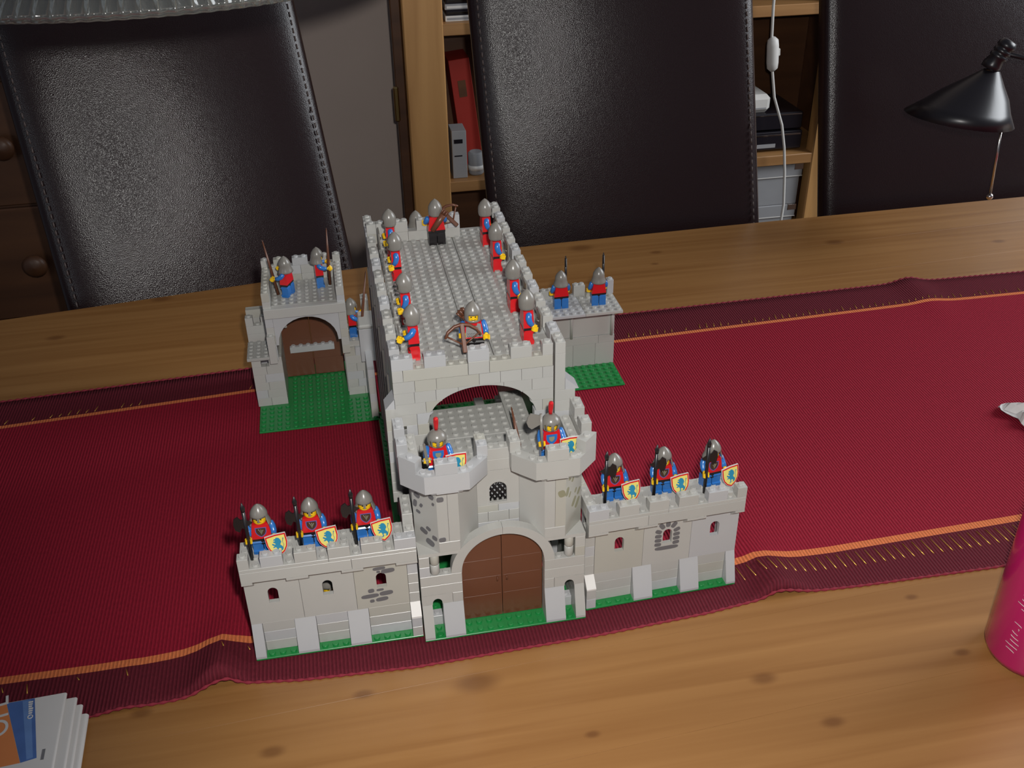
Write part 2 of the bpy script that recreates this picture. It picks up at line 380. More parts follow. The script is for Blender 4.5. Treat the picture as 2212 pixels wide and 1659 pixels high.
def dining_chair(label, x, y, rz, w, dx, ln=.3, inset=1.6):
    t = thing('dining_chair', label, 'chair', (x, y, -94), rz, 'leather dining chairs along the far side of the table')
    # local z: 0 floor, table top near 93.6
    def ring(z):
        s = (z-54)/(140-54); lean = ln*(z-88)
        th = 3.0*min(1, max(.25, (139.5-z)/5+.25)); ww = w/2-.6*max(0, s-.2); xs_ = dx*(z-88)/42
        pts = []
        n = 44
        for k in range(n):
            a = 2*pi*k/n; ca, sa = math.cos(a), math.sin(a)
            px = ww*math.copysign(abs(ca)**0.28, ca); py = th*math.copysign(abs(sa)**0.5, sa)
            if sa < 0: py -= 0.9*(1-(px/ww)**2)
            pts.append((px+xs_, py+3.0+lean, z))
        return pts
    zs = [46, 60, 75, 85, 95, 105, 115, 125, 132, 136, 138.4, 139.6]
    vs = []; [vs.extend(ring(z)) for z in zs]; n = 44; fs = []
    for i in range(len(zs)-1):
        for k in range(n): fs.append((i*n+k, i*n+(k+1) % n, (i+1)*n+(k+1) % n, (i+1)*n+k))
    fs.append(tuple(range(n-1, -1, -1))); fs.append(tuple((len(zs)-1)*n+k for k in range(n)))
    back = MB().add(vs, fs, 0, True).obj('backrest', LEATH, t)
    for sg in (-1, 1):
        m = MB(); z = 60.0
        while z < 137:
            P = []
            for zz in (z, z+.8):
                R = ring(zz); k = min(range(n), key=lambda q: abs(R[q][0]-dx*(zz-88)/42-sg*(w/2-1.2))+(0 if R[q][1] < R[0][1] else 99))
                s = (zz-54)/86; P.append((sg*(w/2-.6*max(0, s-.2)-inset)+dx*(zz-88)/42, R[k][1]-.55, zz))
            m.tube(P, 0.16, 4); z += 1.25
        m.obj('stitching', STITCH, back)['kind'] = 'stuff'
    MB().box(-w/2+1, w/2-1, -46, 3, 48, 58, 2.5).obj('seat', LEATH, t)
    for sx in (-1, 1):
        for yy in (-42, 0): MB().box(sx*(w/2-5)-2, sx*(w/2-5)+2, yy-2, yy+2, 0, 49, .3).obj('leg', DPINE, t)
    return t
dining_chair('dark brown leather dining chair beneath the ribbed glass lampshade', -24.8, 92.5, 0.26, 49.2, -1.0, .34)
dining_chair('dark brown leather dining chair between the pine post and the hanging white cord', 49.5, 96.0, -.09, 51.6, -2.6, .25)
dining_chair('dark brown leather dining chair behind the black cone lamp', 114.5, 96.0, 0.0, 51, -1.5, .25, 6.0)

# ---- open pine shelving behind the chairs
sh = thing('pine_shelf_unit', 'open pine shelving unit with upright posts and boards behind the chairs', 'shelf', (0, 160, -94))
MB().box(15.2, 24.2, -1, 3, 0, 155, .3).obj('post', PINEV, sh)
MB().box(12.9, 15.1, 1.5, 4, 0, 155, .2).obj('side_board', DPINE, sh)
MB().box(12.2, 13.4, .2, 1.6, 96, 104, .3).obj('latch', BRASS, sh)
MB().box(117, 126, -1, 3, 0, 155, .3).obj('post', PINEV, sh)
MB().box(15.2, 17.2, 3, 25, 0, 155, .2).obj('side_board', DPINE, sh)
MB().box(124, 126, 3, 25, 0, 155, .2).obj('side_board', DPINE, sh)
for z in (10, 53.4, 78.2, 114.8, 150): MB().box(17.3, 123.9, -.8, 24.5, z, z+2.6, .15).obj('shelf_board', PINEH, sh)
MB().box(17.3, 123.9, 24.5, 25.2, 0, 155, .05).obj('back_panel', DPINE, sh)
SZ = -94+80.8; SZ2 = -94+117.4; SZ0 = -94+56.0
GREYBOX = mat('grey_cardboard', (0.27, 0.27, 0.28), 0.7, var=0.05)
DARKP = mat('black_device', (0.012, 0.010, 0.014), 0.25)
RDIM = mat('red_box', (0.32, 0.02, 0.012), 0.5)
def storage_box(loc, w, d, h, label):
    t = thing('storage_box', label, 'box', loc)
    MB().box(.4, w-.4, .4, d-.4, 0, h-3.0, .15).obj('body', GREYBOX, t)
    MB().box(0, w, 0, d, h-3.2, h, .15).obj('lid', GREYBOX, t)
    MB().box(-.06, w+.06, -.06, .1, h-3.35, h-3.1, .02).obj('lid_edge', WHITE, t)
    for sx in (0, w-2.2): MB().box(sx-.08, sx+2.28, -.1, 2.2, h-1.5, h+.06, .05).obj('metal_corner', CHROME, t)
    return t
storage_box((88, 161, SZ0+.02), 27.5, 20, 10.5, 'grey storage box with metal lid corners under another grey box')
storage_box((87.5, 161, SZ0+10.55), 28.5, 20, 11.0, 'grey storage box with metal lid corners stacked on another grey box')
t = thing('disc_player', 'flat black disc player with a silver front strip resting on the shelf board', 'player', (88, 162, SZ+.02))
MB().box(0, 27, 0, 18, .6, 5.2, .2).obj('body', DARKP, t); MB().box(.3, 26.5, -.08, 0, 4.2, 4.6, .02).obj('trim', CHROME, t); MB().box(15, 20, -.1, 0, 1.2, 2.2, .03).obj('display', GREYBOX, t)
for i in range(2): MB().lathe([(.9, 0), (.9, .6)], 10, 3+i*21, 3).obj('foot', BLACK, t)
t = thing('disc_player', 'black disc player lying on top of the lower player', 'player', (88.4, 162.5, SZ+5.25))
MB().box(0, 26.4, 0, 17, .4, 4.6, .2).obj('body', DARKP, t); MB().box(.3, 26, -.08, 0, 4.0, 4.3, .02).obj('trim', CHROME, t)
t = thing('router', 'white rounded plastic router on the black players', 'router', (91.3, 163, SZ+9.9))
MB().box(0, 14.8, 0, 13, 0, 4.6, 1.1).obj('body', WHITE, t); MB().box(1, 13.5, -.05, .1, 1.2, 1.5, .02).obj('slot', GREYBOX, t)
t = thing('carton', 'small grey printed carton beside the pine post', 'box', (25.2, 161.5, SZ+.02))
MB().box(0, 3.5, 0, 6, 0, 11.6, .1).obj('body', GREYBOX, t); MB().box(.5, 2.6, -.04, 0, 8.6, 9.6, .01).obj('print', DARKP, t); MB().box(.5, 2.4, -.04, 0, 5.4, 5.7, .01).obj('print', DARKP, t)
t = thing('lidded_jar', 'small pale jar with a lid on the shelf between carton and chair', 'jar', (31.2, 164, SZ+.02))
MB().lathe([(1.6, 0), (1.9, .4), (1.9, 5.2), (1.5, 5.6)], 16).obj('body', GREYBOX, t); MB().lathe([(2.0, 1.2), (2.0, 2.4)], 16).obj('band', WHITE, t)
t = thing('red_folder', 'red cardboard folder leaning in the dim shelf bay', 'folder', (29.0, 170, SZ+.02), rot=(0, math.radians(-6), 0))
MB().box(0, 5, 0, 9, 0, 26, .1).obj('body', RDIM, t); MB().box(1.5, 3.4, -.05, 0, 17, 21, .02).obj('spine_label', DPINE, t)
for i in range(5):
    t = thing('disc_case', ['pale disc case at the bottom of the stack on the upper shelf', 'black disc case resting on the lowest pale case', 'grey disc case in the middle of the stack', 'black disc case just under the topmost pale case', 'pale disc case on top of the stack'][i], 'case', (25.0+.25*(i % 2), 161.2, SZ2+.02+i*1.25), group='disc cases stacked on the upper shelf')
    MB().box(0, 15.5, 0, 15, 0, 1.2, .08).obj('case', [WHITE, DARKP, GREYBOX, DARKP, WHITE][i], t); MB().box(.4, 15, -.03, .02, .3, .8, .01).obj('spine', [GREYBOX, CHROME, WHITE, CHROME, DARKP][i], t)
# hanging white cord with its switch
t = thing('lamp_cord', 'white hanging electric cord with an inline rocker switch in front of the shelf', 'cord', (100.9, 156, 16))
pts = [(100.5, 60), (100.2, 45), (100.2, 30), (100.3, 24), (100.9, 16), (101.9, 9.5), (103.3, 2.8), (106.2, -4.2), (107.6, -10), (108.6, -16.5), (109.5, -25), (109.4, -29.5), (108.6, -36), (108.6, -60), (108.6, -93.6)]
MB().tube([(x-100.9, 0, z-16) for x, z in pts], 0.34, 8).obj('cable', WHITE, t)
MB().lathe([(.5, -7.0), (1.25, -6.3), (1.4, -5), (1.4, -1), (1.25, .3), (.5, 1)], 14, .35, 0).obj('switch_body', WHITE, t, rot=(0, -.1, 0))
MB().box(1.4, 2.1, -.5, .5, -3.6, -1.8, .2).obj('rocker', WHITE, t, rot=(0, -.1, 0))

# ---- dark chest of drawers at the far end
t = thing('chest_of_drawers', 'tall dark stained pine chest of drawers with round wooden knobs', 'chest', (-106, 130, -94))
MB().box(0, 56, 1, 40, 0, 150, .3).obj('carcass', DPINE, t)
for i in range(6):
    d = MB().box(1.5, 54.5, 0, 1.4, max(1, -2.6+i*24.2), 21+i*24.2, .25).obj('drawer', DPINE, t)
    for kx in (12.5, 42.0): MB().lathe([(1.2, 0), (1.2, 1.0), (2.2, 1.6), (2.4, 2.4), (1.6, 3.1), (0.0, 3.3)], 16).obj('knob', DPINE, d, (kx, 0, 9.5+i*24.2), (pi/2, 0, 0))

# ---- black cone desk lamp on the table
t = thing('desk_lamp', 'black desk lamp with a tilted cone shade and a thin chrome handle rod', 'lamp', (121, 78, TZ+.01))
SHB = mat('black_lacquer', (0.010, 0.008, 0.010), 0.33)
shade = MB()
ax = Vector((-4.3, 1.2, -8.6)).normalized()
ap = Vector((105.9-121, 80-78, 30.4-TZ))
q = ax.to_track_quat('Z', 'Y')
Nn = (Vector((0.12, 0.04, 0.99))).normalized(); Un = Vector((1, 0, -0.10)); Un = (Un-Nn*Un.dot(Nn)).normalized(); Wn = Nn.cross(Un)
CT = Vector((101.2-121, 80.3-78, 20.2-TZ)); AT = ap+Vector((-.6, .2, -2.4)); vs = []; fs = []; n = 40
for (f, r) in ((0, 1.3), (.25, 3.3), (.5, 5.4), (.75, 7.0), (1, 8.9), (1.0, 8.7), (.5, 4.9), (.02, 1.1)):
    c_ = AT+(CT-AT)*f
    for k in range(n): vs.append(c_+Un*r*math.cos(2*pi*k/n)+Wn*r*math.sin(2*pi*k/n))
for k in range(7):
    for i in range(n): fs.append((k*n+i, (k+1)*n+i, (k+1)*n+(i+1) % n, k*n+(i+1) % n))
MB().add(vs, fs, 0, True).obj('shade', SHB, t)
MB().lathe([(.3, -3.0), (1.2, -2.9), (1.5, -2.2), (1.5, -1.7), (1.2, -1.5), (1.5, -1.3), (1.5, -.8), (1.2, -.6), (1.5, -.4), (1.5, .1), (1.3, .3), (1.6, 1.4), (1.5, 2.2)], 20).obj('socket', SHB, t, tuple(ap+ax*.3), q.to_euler())
rod = t
MB().tube([(109.6-121, 2.2, 20.5), (110.25-121, 1.5, 6.6)], .22, 8).obj('handle_rod', CHROME, t)
MB().sphere((110.25-121, 1.5, 6.2), .6).obj('rod_ball', CHROME, t)
MB().tube([tuple(ap-ax*.5), (-6, 2, 29), (14, 2, 27.5)], .38, 8).obj('arm', SHB, t)
MB().tube([(14, 2, 28), (14, 2, 1)], .5, 8).obj('pole', SHB, t)
MB().lathe([(8, 0), (8, .7), (7, 1.2), (.6, 1.5)], 28, 14, 2).obj('base', SHB, t)

# ---- ribbed glass pendant lampshade
GLASS = mat('ribbed_glass', (0.62, 0.64, 0.6), 0.09, trans=0.92)
t = thing('pendant_lampshade', 'ribbed clear glass pendant lampshade hanging over the table', 'lampshade', (-22, 53.6, 54))
n = 780; prof = [(29.2, 0), (30.0, .15), (30.1, .9), (28.6, 2.2), (26, 5.5), (21, 9.5), (14, 13), (7, 15), (3, 15.5)]
vs = []; fs = []
for k, (r, z) in enumerate(prof):
    for i in range(n):
        rr = r+(0.30*math.cos(2*pi*i*130/n) if k > 2 else 0.12*math.cos(2*pi*i*130/n)); vs.append((rr*math.cos(2*pi*i/n), rr*math.sin(2*pi*i/n), z))
for k in range(len(prof)-1):
    for i in range(n): fs.append((k*n+i, k*n+(i+1) % n, (k+1)*n+(i+1) % n, (k+1)*n+i))
gs = MB().add(vs, fs, 0, True).obj('glass_shade', GLASS, t)
md = gs.modifiers.new('thickness', 'SOLIDIFY'); md.thickness = 0.5*S; md.offset = -1
MB().lathe([(3.4, 15.2), (3.4, 19), (1, 20)], 20).obj('cap', CHROME, t); MB().tube([(0, 0, 20), (0, 0, 90)], .3, 8).obj('cord', WHITE, t)

# ---- pink bottle, newspaper, crumpled tissue
PINK = mat('glossy_pink_plastic', (0.42, 0.008, 0.10), 0.22, coat=0.3)
t = thing('bottle', 'glossy pink plastic bottle with faint white lettering standing on the table', 'bottle', (56.3, -12.7, TZ+.01))
MB().lathe([(3.3, 0), (3.9, .25), (4.15, .9), (4.15, 17), (3.9, 18.5), (2.6, 20), (1.6, 20.6), (1.6, 22)], 40).obj('body', PINK, t)
MB().lathe([(2.0, 21.6), (2.0, 24.6), (1.8, 24.8)], 24).obj('cap', PINK, t)
def on_cyl(R, a, z): return (R*math.cos(a), R*math.sin(a), z)
a0 = math.radians(208)
m = MB(); rr2 = random.Random(5)
for i in range(11):
    z = 2.6+i*0.52+(1.2 if i > 6 else 0); h = rr2.choice([.5, .9, .9, .7]); da = h/4.2
    P = [on_cyl(4.17, a0-da*tt+.05*math.sin(tt*3+i), z+.22*tt) for tt in (0, .33, .66, 1)]
    m.tube(P, .028, 4)
for (zz, da) in ((9.6, .0), (10.5, .02)):
    m.tube([on_cyl(4.17, a0+da+.11*math.cos(2*pi*k/10), zz+.42*math.sin(2*pi*k/10)) for k in range(11)], .028, 4)
m.obj('lettering', WHITE, t)

PAPER = mat('newsprint', (0.48, 0.46, 0.44), 0.75, var=0.04)
ORNG = mat('orange_print', (0.50, 0.16, 0.045), 0.6, var=0.08); BLUEP = mat('blue_print', (0.045, 0.10, 0.27), 0.6, var=0.35, vscale=60)
BLUEL = mat('light_blue_print', (0.09, 0.17, 0.36), 0.6, var=0.25, vscale=60)
t = thing('newspaper', 'folded newspaper with orange and blue print lying at the runner edge', 'newspaper', (-31.4, -5.0, TZ+.3), rz=0.04)
# local: x to the fold at +, y along the fold
def fold(x1, z0, z1, y0, y1, th=.09):
    zc = (z0+z1)/2; R = (z1-z0)/2; P = [(-15, z1)]
    P += [(x1-R*.4+R*1.0*math.cos(a), zc+R*math.sin(a)) for a in [pi/2-pi*k/8 for k in range(9)]] + [(-15, z0)]
    inner = []
    for (x, z) in P[::-1]:
        inner.append((x-th if x > x1-R*.4 else x, zc+(z-zc)*(1-th/max(R, .01))))
    return MB().prism(P+inner, y0, y1, 'y')
for i, (x1, z0, z1, y0, y1) in enumerate(((.62, 0.12, .72, -14, 1.9), (.2, .72, 1.12, -14, 2.7), (-.25, 1.12, 1.5, -14, 3.3), (-1.1, 1.5, 1.85, -14, 3.75))):
    fold(x1, z0, z1, y0, y1).obj('folded_sheet', PAPER, t)
zt_ = 1.865
MB().box(-2.15, -1.9, -3.4, -2.3, zt_-.02, zt_+.005, 0).obj('print_mark', STONE, t)
MB().prism([(-6.05, 3.7), (-3.7, 3.72), (-2.5, -3.1), (-3.75, -3.3)][::-1], zt_-.02, zt_+.004, 'z').obj('blue_picture', BLUEP, t)
MB().prism([(-4.7, 3.6), (-4.0, 3.6), (-2.8, -3.0), (-3.3, -3.1)][::-1], zt_-.02, zt_+.006, 'z').obj('blue_picture', BLUEL, t)
MB().prism([(-14, 3.65), (-6.05, 3.65), (-3.78, -3.3), (-14, -3.7)][::-1], zt_-.02, zt_+.004, 'z').obj('orange_panel', ORNG, t)
def text(body, size, loc, rot, material, parent, name, ext=0.004):
    c = bpy.data.curves.new(name, 'FONT'); c.body = body; c.size = size*S; c.extrude = ext*S; c.offset = 0.0
    o = bpy.data.objects.new(name+'_tmp', c); COL.objects.link(o)
    bpy.context.view_layer.update()
    me = bpy.data.meshes.new_from_object(o.evaluated_get(bpy.context.evaluated_depsgraph_get())); bpy.data.objects.remove(o)
    o = put(name, me, material, parent, loc, rot); return o
text('OPE', 2.6, (-5.3, .0, zt_+.01), (0, 0, pi/2+.16), PAPER, t, 'headline', .012)
m = MB()
m.tube([(-3.75+.2*math.cos(2*pi*k/12), 1.6+.2*math.sin(2*pi*k/12), zt_+.02) for k in range(13)], .05, 4)
for k in range(6): m.box(-3.95-.04*k, -3.65+.04*(k % 3)-.04*k, 1.95+k*.26, 2.12+k*.26, zt_, zt_+.02, 0)
m.obj('caption', PAPER, t)

TISS = mat('white_tissue', (0.62, 0.6, 0.58), 0.8)
t = thing('paper_tissue', 'crumpled white paper tissue lying on the red runner', 'tissue', (83.0, 21.8, TZ+.2))
rt = random.Random(11); nn = 13; vs = []
for i in range(nn):
    for j in range(nn):
        x = (i/(nn-1)-.5)*9; y = (j/(nn-1)-.5)*7.5
        z = .25+abs(1.1*math.sin(x*1.3+y*.7)+.7*math.sin(y*1.7-x*.6))*.75+rt.uniform(0, .25)
        vs.append((x+.4*math.sin(y*2)-.25*y, y+.5*math.sin(x*1.4), z if 0 < i < nn-1 and 0 < j < nn-1 else z*.6))
fs = [(i*nn+j, (i+1)*nn+j, (i+1)*nn+j+1, i*nn+j+1) for i in range(nn-1) for j in range(nn-1)]
o = MB().add(vs, fs).obj('sheet', TISS, t); md = o.modifiers.new('thickness', 'SOLIDIFY'); md.thickness = .06*S

# ================================================================== TOY CASTLE
CACHE = {}
def brick(parent, x, y, z, w, d, h=1.2, studs=False, mt=None, name='brick', c=0.02, only=None):
    """a toy brick; x,y,z is its low corner, w,d in studs"""
    key = (round(w, 3), round(d, 3), round(h, 3), studs, c)
    me = CACHE.get(key)
    if me is None:
        g = 0.012; m = MB().box(g, w-g, g, d-g, 0.006, h-0.006, c)
        if studs:
            for i in range(max(1, int(round(w)))):
                for j in range(max(1, int(round(d)))):
                    nx, ny = max(1, int(round(w))), max(1, int(round(d)))
                    m.stud((i+.5)*w/nx, (j+.5)*d/ny, h)
        me = m.mesh(name); CACHE[key] = me
    return put(name, me, mt or castle_mat(), parent, (x, y, z))
def row(parent, xs, y, z, d=1, h=1.2, studs=False, mt=None):
    for a, b in zip(xs, xs[1:]): brick(parent, a, y, z, b-a, d, h, studs, mt)
def slope(parent, x, y, w, h=3.6, mt=None, back=False, z=0, d=2.0):
    pts = [(0, 0), (d, 0), (d, h), (d-1, h), (0, .25)]
    MB().prism(pts, .012, w-.012, 'x').obj('slope_brick', mt or castle_mat(), parent, (x, y, z))
def arch_pts(cx, z0, hw, zs, rise, n=14):
    """outline of an arched hole, bottom left -> over the top -> bottom right"""
    return [(cx-hw, z0)]+[(cx-hw*math.cos(pi*k/n), zs+rise*math.sin(pi*k/n)) for k in range(n+1)]+[(cx+hw, z0)]
def holed_panel(x0, x1, z0, z1, hole, y0, y1, mi=0):
    """flat wall panel with an arched hole, whose outline is given bottom-left first"""
    m = MB(); hx0, hx1 = hole[0][0], hole[-1][0]; hz = hole[0][1]
    m.prism([(x0, z0), (hx0, z0), (hx0, z1), (x0, z1)], y0, y1); m.prism([(hx1, z0), (x1, z0), (x1, z1), (hx1, z1)], y0, y1)
    if hz > z0: m.prism([(hx0, z0), (hx1, z0), (hx1, hz), (hx0, hz)], y0, y1)
    for a, b in zip(hole[1:-1], hole[2:-1]):
        if b[0]-a[0] > 1e-5: m.prism([a, b, (b[0], z1), (a[0], z1)], y0, y1)
    return m
def arch_brick(x0, x1, z0, z1, fz, y0, y1, n=14):
    """brick cut by an arch: fz(x) gives the height of the arch soffit (or None)"""
    xs = sorted(set([x0, x1]+[x0+(x1-x0)*i/n for i in range(n+1)])); m = MB()
    for a, b in zip(xs, xs[1:]):
        za, zb = max(z0, fz(a) or z0), max(z0, fz(b) or z0)
        if za >= z1-.01 and zb >= z1-.01: continue
        m.prism([(a, min(za, z1-.01)), (b, min(zb, z1-.01)), (b, z1), (a, z1)], y0, y1)
    return m
def blob(cx, cz, w, h, rot, n=14):
    out = []
    for k in range(n):
        a = 2*pi*k/n; u = w/2*math.copysign(abs(math.cos(a))**.6, math.cos(a)); v = h/2*math.copysign(abs(math.sin(a))**.7, math.sin(a))
        out.append((cx+u*math.cos(rot)-v*math.sin(rot), cz+u*math.sin(rot)+v*math.cos(rot)))
    return out
def print_on_face(parent, p0, p1, blobs, mt, name='stone_print', off=0.012):
    """flat printed blobs on the vertical face from p0 to p1 (seen with outward normal to the right of p1->p0)"""
    d = Vector((p1[0]-p0[0], p1[1]-p0[1], 0)); nrm = Vector((d.y, -d.x, 0)).normalized(); dn = d.normalized()
    for b in blobs:
        m = MB(); n = len(b)
        vs = [Vector((p0[0], p0[1], 0))+dn*u+Vector((0, 0, v))+nrm*off for u, v in b]
        m.add(vs, [tuple(range(n))]); m.add([v-nrm*(off+.01) for v in vs], [tuple(range(n-1, -1, -1))])
        m.f += [(i, (i+1) % n, n+(i+1) % n, n+i)[::-1] for i in range(n)]; m.mi += [0]*n; m.sm += [False]*n
        m.obj(name, mt, parent)
def baseplate(parent, x0, x1, y0, y1, free, mt=GREEN):
    m = MB().box(x0, x1, y0, y1, -.2, 0, .03)
    nx, ny = int(round(x1-x0)), int(round(y1-y0))
    for i in range(nx):
        for j in range(ny):
            x, y = x0+(i+.5)*(x1-x0)/nx, y0+(j+.5)*(y1-y0)/ny
            if free(x, y): m.stud(x, y, 0)
    return m.obj('baseplate', mt, parent)
def plate(parent, x0, x1, y0, y1, z0, z1, cols=None, rows_=None, mt=None, name='plate', skip=None):
    m = MB().box(x0+.012, x1-.012, y0+.012, y1-.012, z0, z1, .03)
    cols = cols if cols is not None else [x0+.5+i*(x1-x0)/max(1, round(x1-x0)) for i in range(max(1, int(round(x1-x0))))]
    rows_ = rows_ if rows_ is not None else [y0+.5+i*(y1-y0)/max(1, round(y1-y0)) for i in range(max(1, int(round(y1-y0))))]
    for x in cols:
        for y in rows_:
            if skip is None or not skip(x, y): m.stud(x, y, z1)
    return m.obj(name, mt or G3, parent)

# ------------------------------------------------------------------ gatehouse
gh = thing('toy_castle_gatehouse', 'grey toy brick gatehouse with two towers and a brown arched double door', 'toy castle', (0, 0, 0))
baseplate(gh, 0, 16, 0, 8, lambda x, y: (4 < x < 12 and y < 2) or (1 < x < 2 and y < 3) or (14 < x < 15 and y < 3) or (y > 3))
for x, w in ((0, 1), (2, 2), (12, 2), (15, 1)): slope(gh, x, 0, w, mt=G0 if w == 1 else G1)
for x in (1, 14): brick(gh, x, 1.9, 0, 1, 1, 1.2, True, G1)
for s in (0, 1):
    fx = (lambda x, s=s: x if not s else 16-x)
    h = arch_pts(fx(1.5), 3.6, .47, 3.75, .55, 10)
    a, b = sorted((fx(0), fx(3))); holed_panel(a+.012, b-.012, 3.606, 4.794, h, 1.012, 1.99).obj('arch_brick', G0, gh)
    a, b = sorted((fx(3), fx(4))); brick(gh, a, 1, 3.6, 1, 1)
    a, b = sorted((fx(0), fx(4))); brick(gh, a, 1, 4.8, 4, 1); brick(gh, a, 1, 6.0, 4, 1, 1.2, True, G0)
    for r in range(2):
        a, b = sorted((fx(0), fx(1))); brick(gh, a, 1, 7.2+1.2*r, 1, 1)
        MB().lathe([(.40, .02), (.46, .12), (.46, 1.08), (.40, 1.18)], 18, fx(1.5), 1.5).obj('round_brick', G2 if r else G0, gh, (0, 0, 7.2+1.2*r))
    # plate carrying the tower
    MB().prism([(fx(0), 1.02), (fx(4), 1.02), (fx(4), 2.46), (fx(6), 2.46), (fx(6), 4), (fx(0), 4)][::-1 if s else 1], 9.606, 9.994, 'z').obj('plate', G0, gh)
    # side wall behind the tower
    a, b = sorted((fx(0), fx(1)))
    for r in range(14): brick(gh, a, 2.0 if r < 8 else 4.0, 1.2*r if r < 8 else 10+1.2*(r-8), 1, 6 if r < 8 else 4)
# arch of the gate: two quarter arches with a bowed outside
for s in (-1, 1):
    P = []; n = 18
    for k in range(n+1):
        a = pi/2*k/n; P.append((8+s*4*math.cos(a), 7.2+4*math.sin(a)))
    P = P+[(8+s*.012, 12.0)]
    for k in range(n, -1, -1):
        a = pi/2*k/n; x = 5*math.cos(a); z = 4.8*math.sin(a)
        if x > .05: P.append((8+s*x, 7.2+z))
    P[n] = (8+s*.012, 11.2)
    MB().prism(P if s > 0 else P[::-1], 1.012, 1.99, 'y', smooth_side=False).obj('arch', G0, gh)
# double door
for s in (-1, 1):
    P = [(8+s*.03, .05), (8+s*3.98, .05)]+[(8+s*3.98*math.cos(pi/2*k/14), 7.0+4.1*math.sin(pi/2*k/14)) for k in range(15)]
    P[-1] = (8+s*.03, 11.1)
    d = MB().prism(P if s > 0 else P[::-1], 2.05, 2.42).obj('door_leaf', BROWN, gh)
    for z in (2.9, 5.2, 7.4): MB().box(8+s*.15, 8+s*3.8, 2.035, 2.06, z, z+.035, .01).obj('door_rib', BROWN, d)
    MB().tube([(8+s*.45, 2.06, 4.55), (8+s*.5, 1.9, 4.7), (8+s*.45, 1.9, 5.0), (8+s*.45, 2.06, 5.1)], .07, 6).obj('door_handle', BROWN, d)
# towers
for s in (0, 1):
    fx = (lambda x, s=s: x if not s else 16-x)
    for side in (0, 1):
        P = [(3, 1), (2, 1), (0, 3), (0, 4), (1, 4), (1, 3.4), (2.4, 2), (3, 2)]
        if side: P = [(6-x, y) for x, y in P]
        P = [(fx(x), y) for x, y in P]
        g = .012 if (P[1][0] < P[0][0]) else -.012
        P[0] = (P[0][0]-g, P[0][1]); P[-1] = (P[-1][0]-g, P[-1][1])
        MB().prism(P, 10.0, 17.2, 'z').obj('tower_panel', G0 if side == s else G2 if s else G0, gh)
    a = min(fx(2), fx(4)); MB().box(a+.01, a+1.99, .97, 1.3, 10.01, 11.19, .03).obj('brick', G0, gh)
    # overhanging parapet ring
    outer = [(-1, 5), (-1, 2), (1, 0), (5, 0), (6.9, 1.9), (6.9, 3)]; inner = [(0, 5), (0, 2.41), (1.41, 1), (4.59, 1), (6, 2.41), (6, 3)]
    pm = G1 if not s else G0
    for k in range(5):
        q = [outer[k], outer[k+1], inner[k+1], inner[k]]; q = [(fx(x), y) for x, y in q]
        m = MB().prism(q, 17.7, 19.6, 'z')
        (x0, y0), (x1, y1) = q[0], q[1]; (x3, y3), (x2, y2) = q[3], q[2]
        if k == 2:
            for i in (0, 3): m.stud(fx(1.5+i), .5, 19.6)
        elif k in (1, 3):
            for tt in (.2, .75): m.stud(x0+(x1-x0)*tt+(x3-x0)*.5, y0+(y1-y0)*tt+(y3-y0)*.5, 19.6)
        elif k == 0:
            for yy in (2.6, 3.5, 4.5): m.stud(fx(-.5), yy, 19.6)
        m.obj('parapet_brick', pm, gh)
    o2 = [(-.45, 5), (-.45, 2.6), (1.6, .45), (4.4, .45), (6.4, 2.5), (6.4, 3)]
    for k in range(5):
        q = [(fx(x), y) for x, y in (o2[k], o2[k+1], inner[k+1], inner[k])]; MB().prism(q, 17.25, 17.7, 'z').obj('inverted_slope', pm, gh)
    a = min(fx(2), fx(4)); MB().box(a, a+2, .04, 1, 17.5, 17.72, .02).obj('inverted_slope', pm, gh)
    # merlons
    a = min(fx(2), fx(4)); brick(gh, a, 0, 19.6, 2, 1, 1.2, True, pm)
    q = [(fx(x), y) for x, y in ((-1, 2), (.35, .65), (1.0, 1.45), (0, 2.41))]
    m = MB().prism(q, 19.6, 20.8, 'z'); m.stud(fx(.0), 1.65, 20.8); m.obj('merlon', pm, gh)
    a = min(fx(6), fx(7)); brick(gh, a, 2.0, 19.6, 1, 1, 1.2, True, pm)
    for (yy, l) in ((3.6, 1.4), (6.2, 1.9)): a = min(fx(-1), fx(0)); brick(gh, a, yy, 19.6, 1, l, 1.2, True, pm)
    for r in range(2): a = min(fx(-1), fx(0)); brick(gh, a, 5, 17.2+1.2*r, 1, 3.3, 1.2, True)
    a = min(fx(0), fx(1)); brick(gh, a, 4.2, 17.6, 1, 4, 1.2, True)
    P = [(fx(x), y) for x, y in ((0, 4), (0, 2.41), (1.41, 1), (4.59, 1), (6, 2.41), (6, 4))]
    m = MB().prism(P if not s else P[::-1], 17.2, 17.6, 'z')
    for i in range(6):
        for j in range(3):
            if not (j == 0 and i in (0, 5)): m.stud(fx(i+.5), 1.5+j, 17.6)
    m.obj('plate', G3, gh)
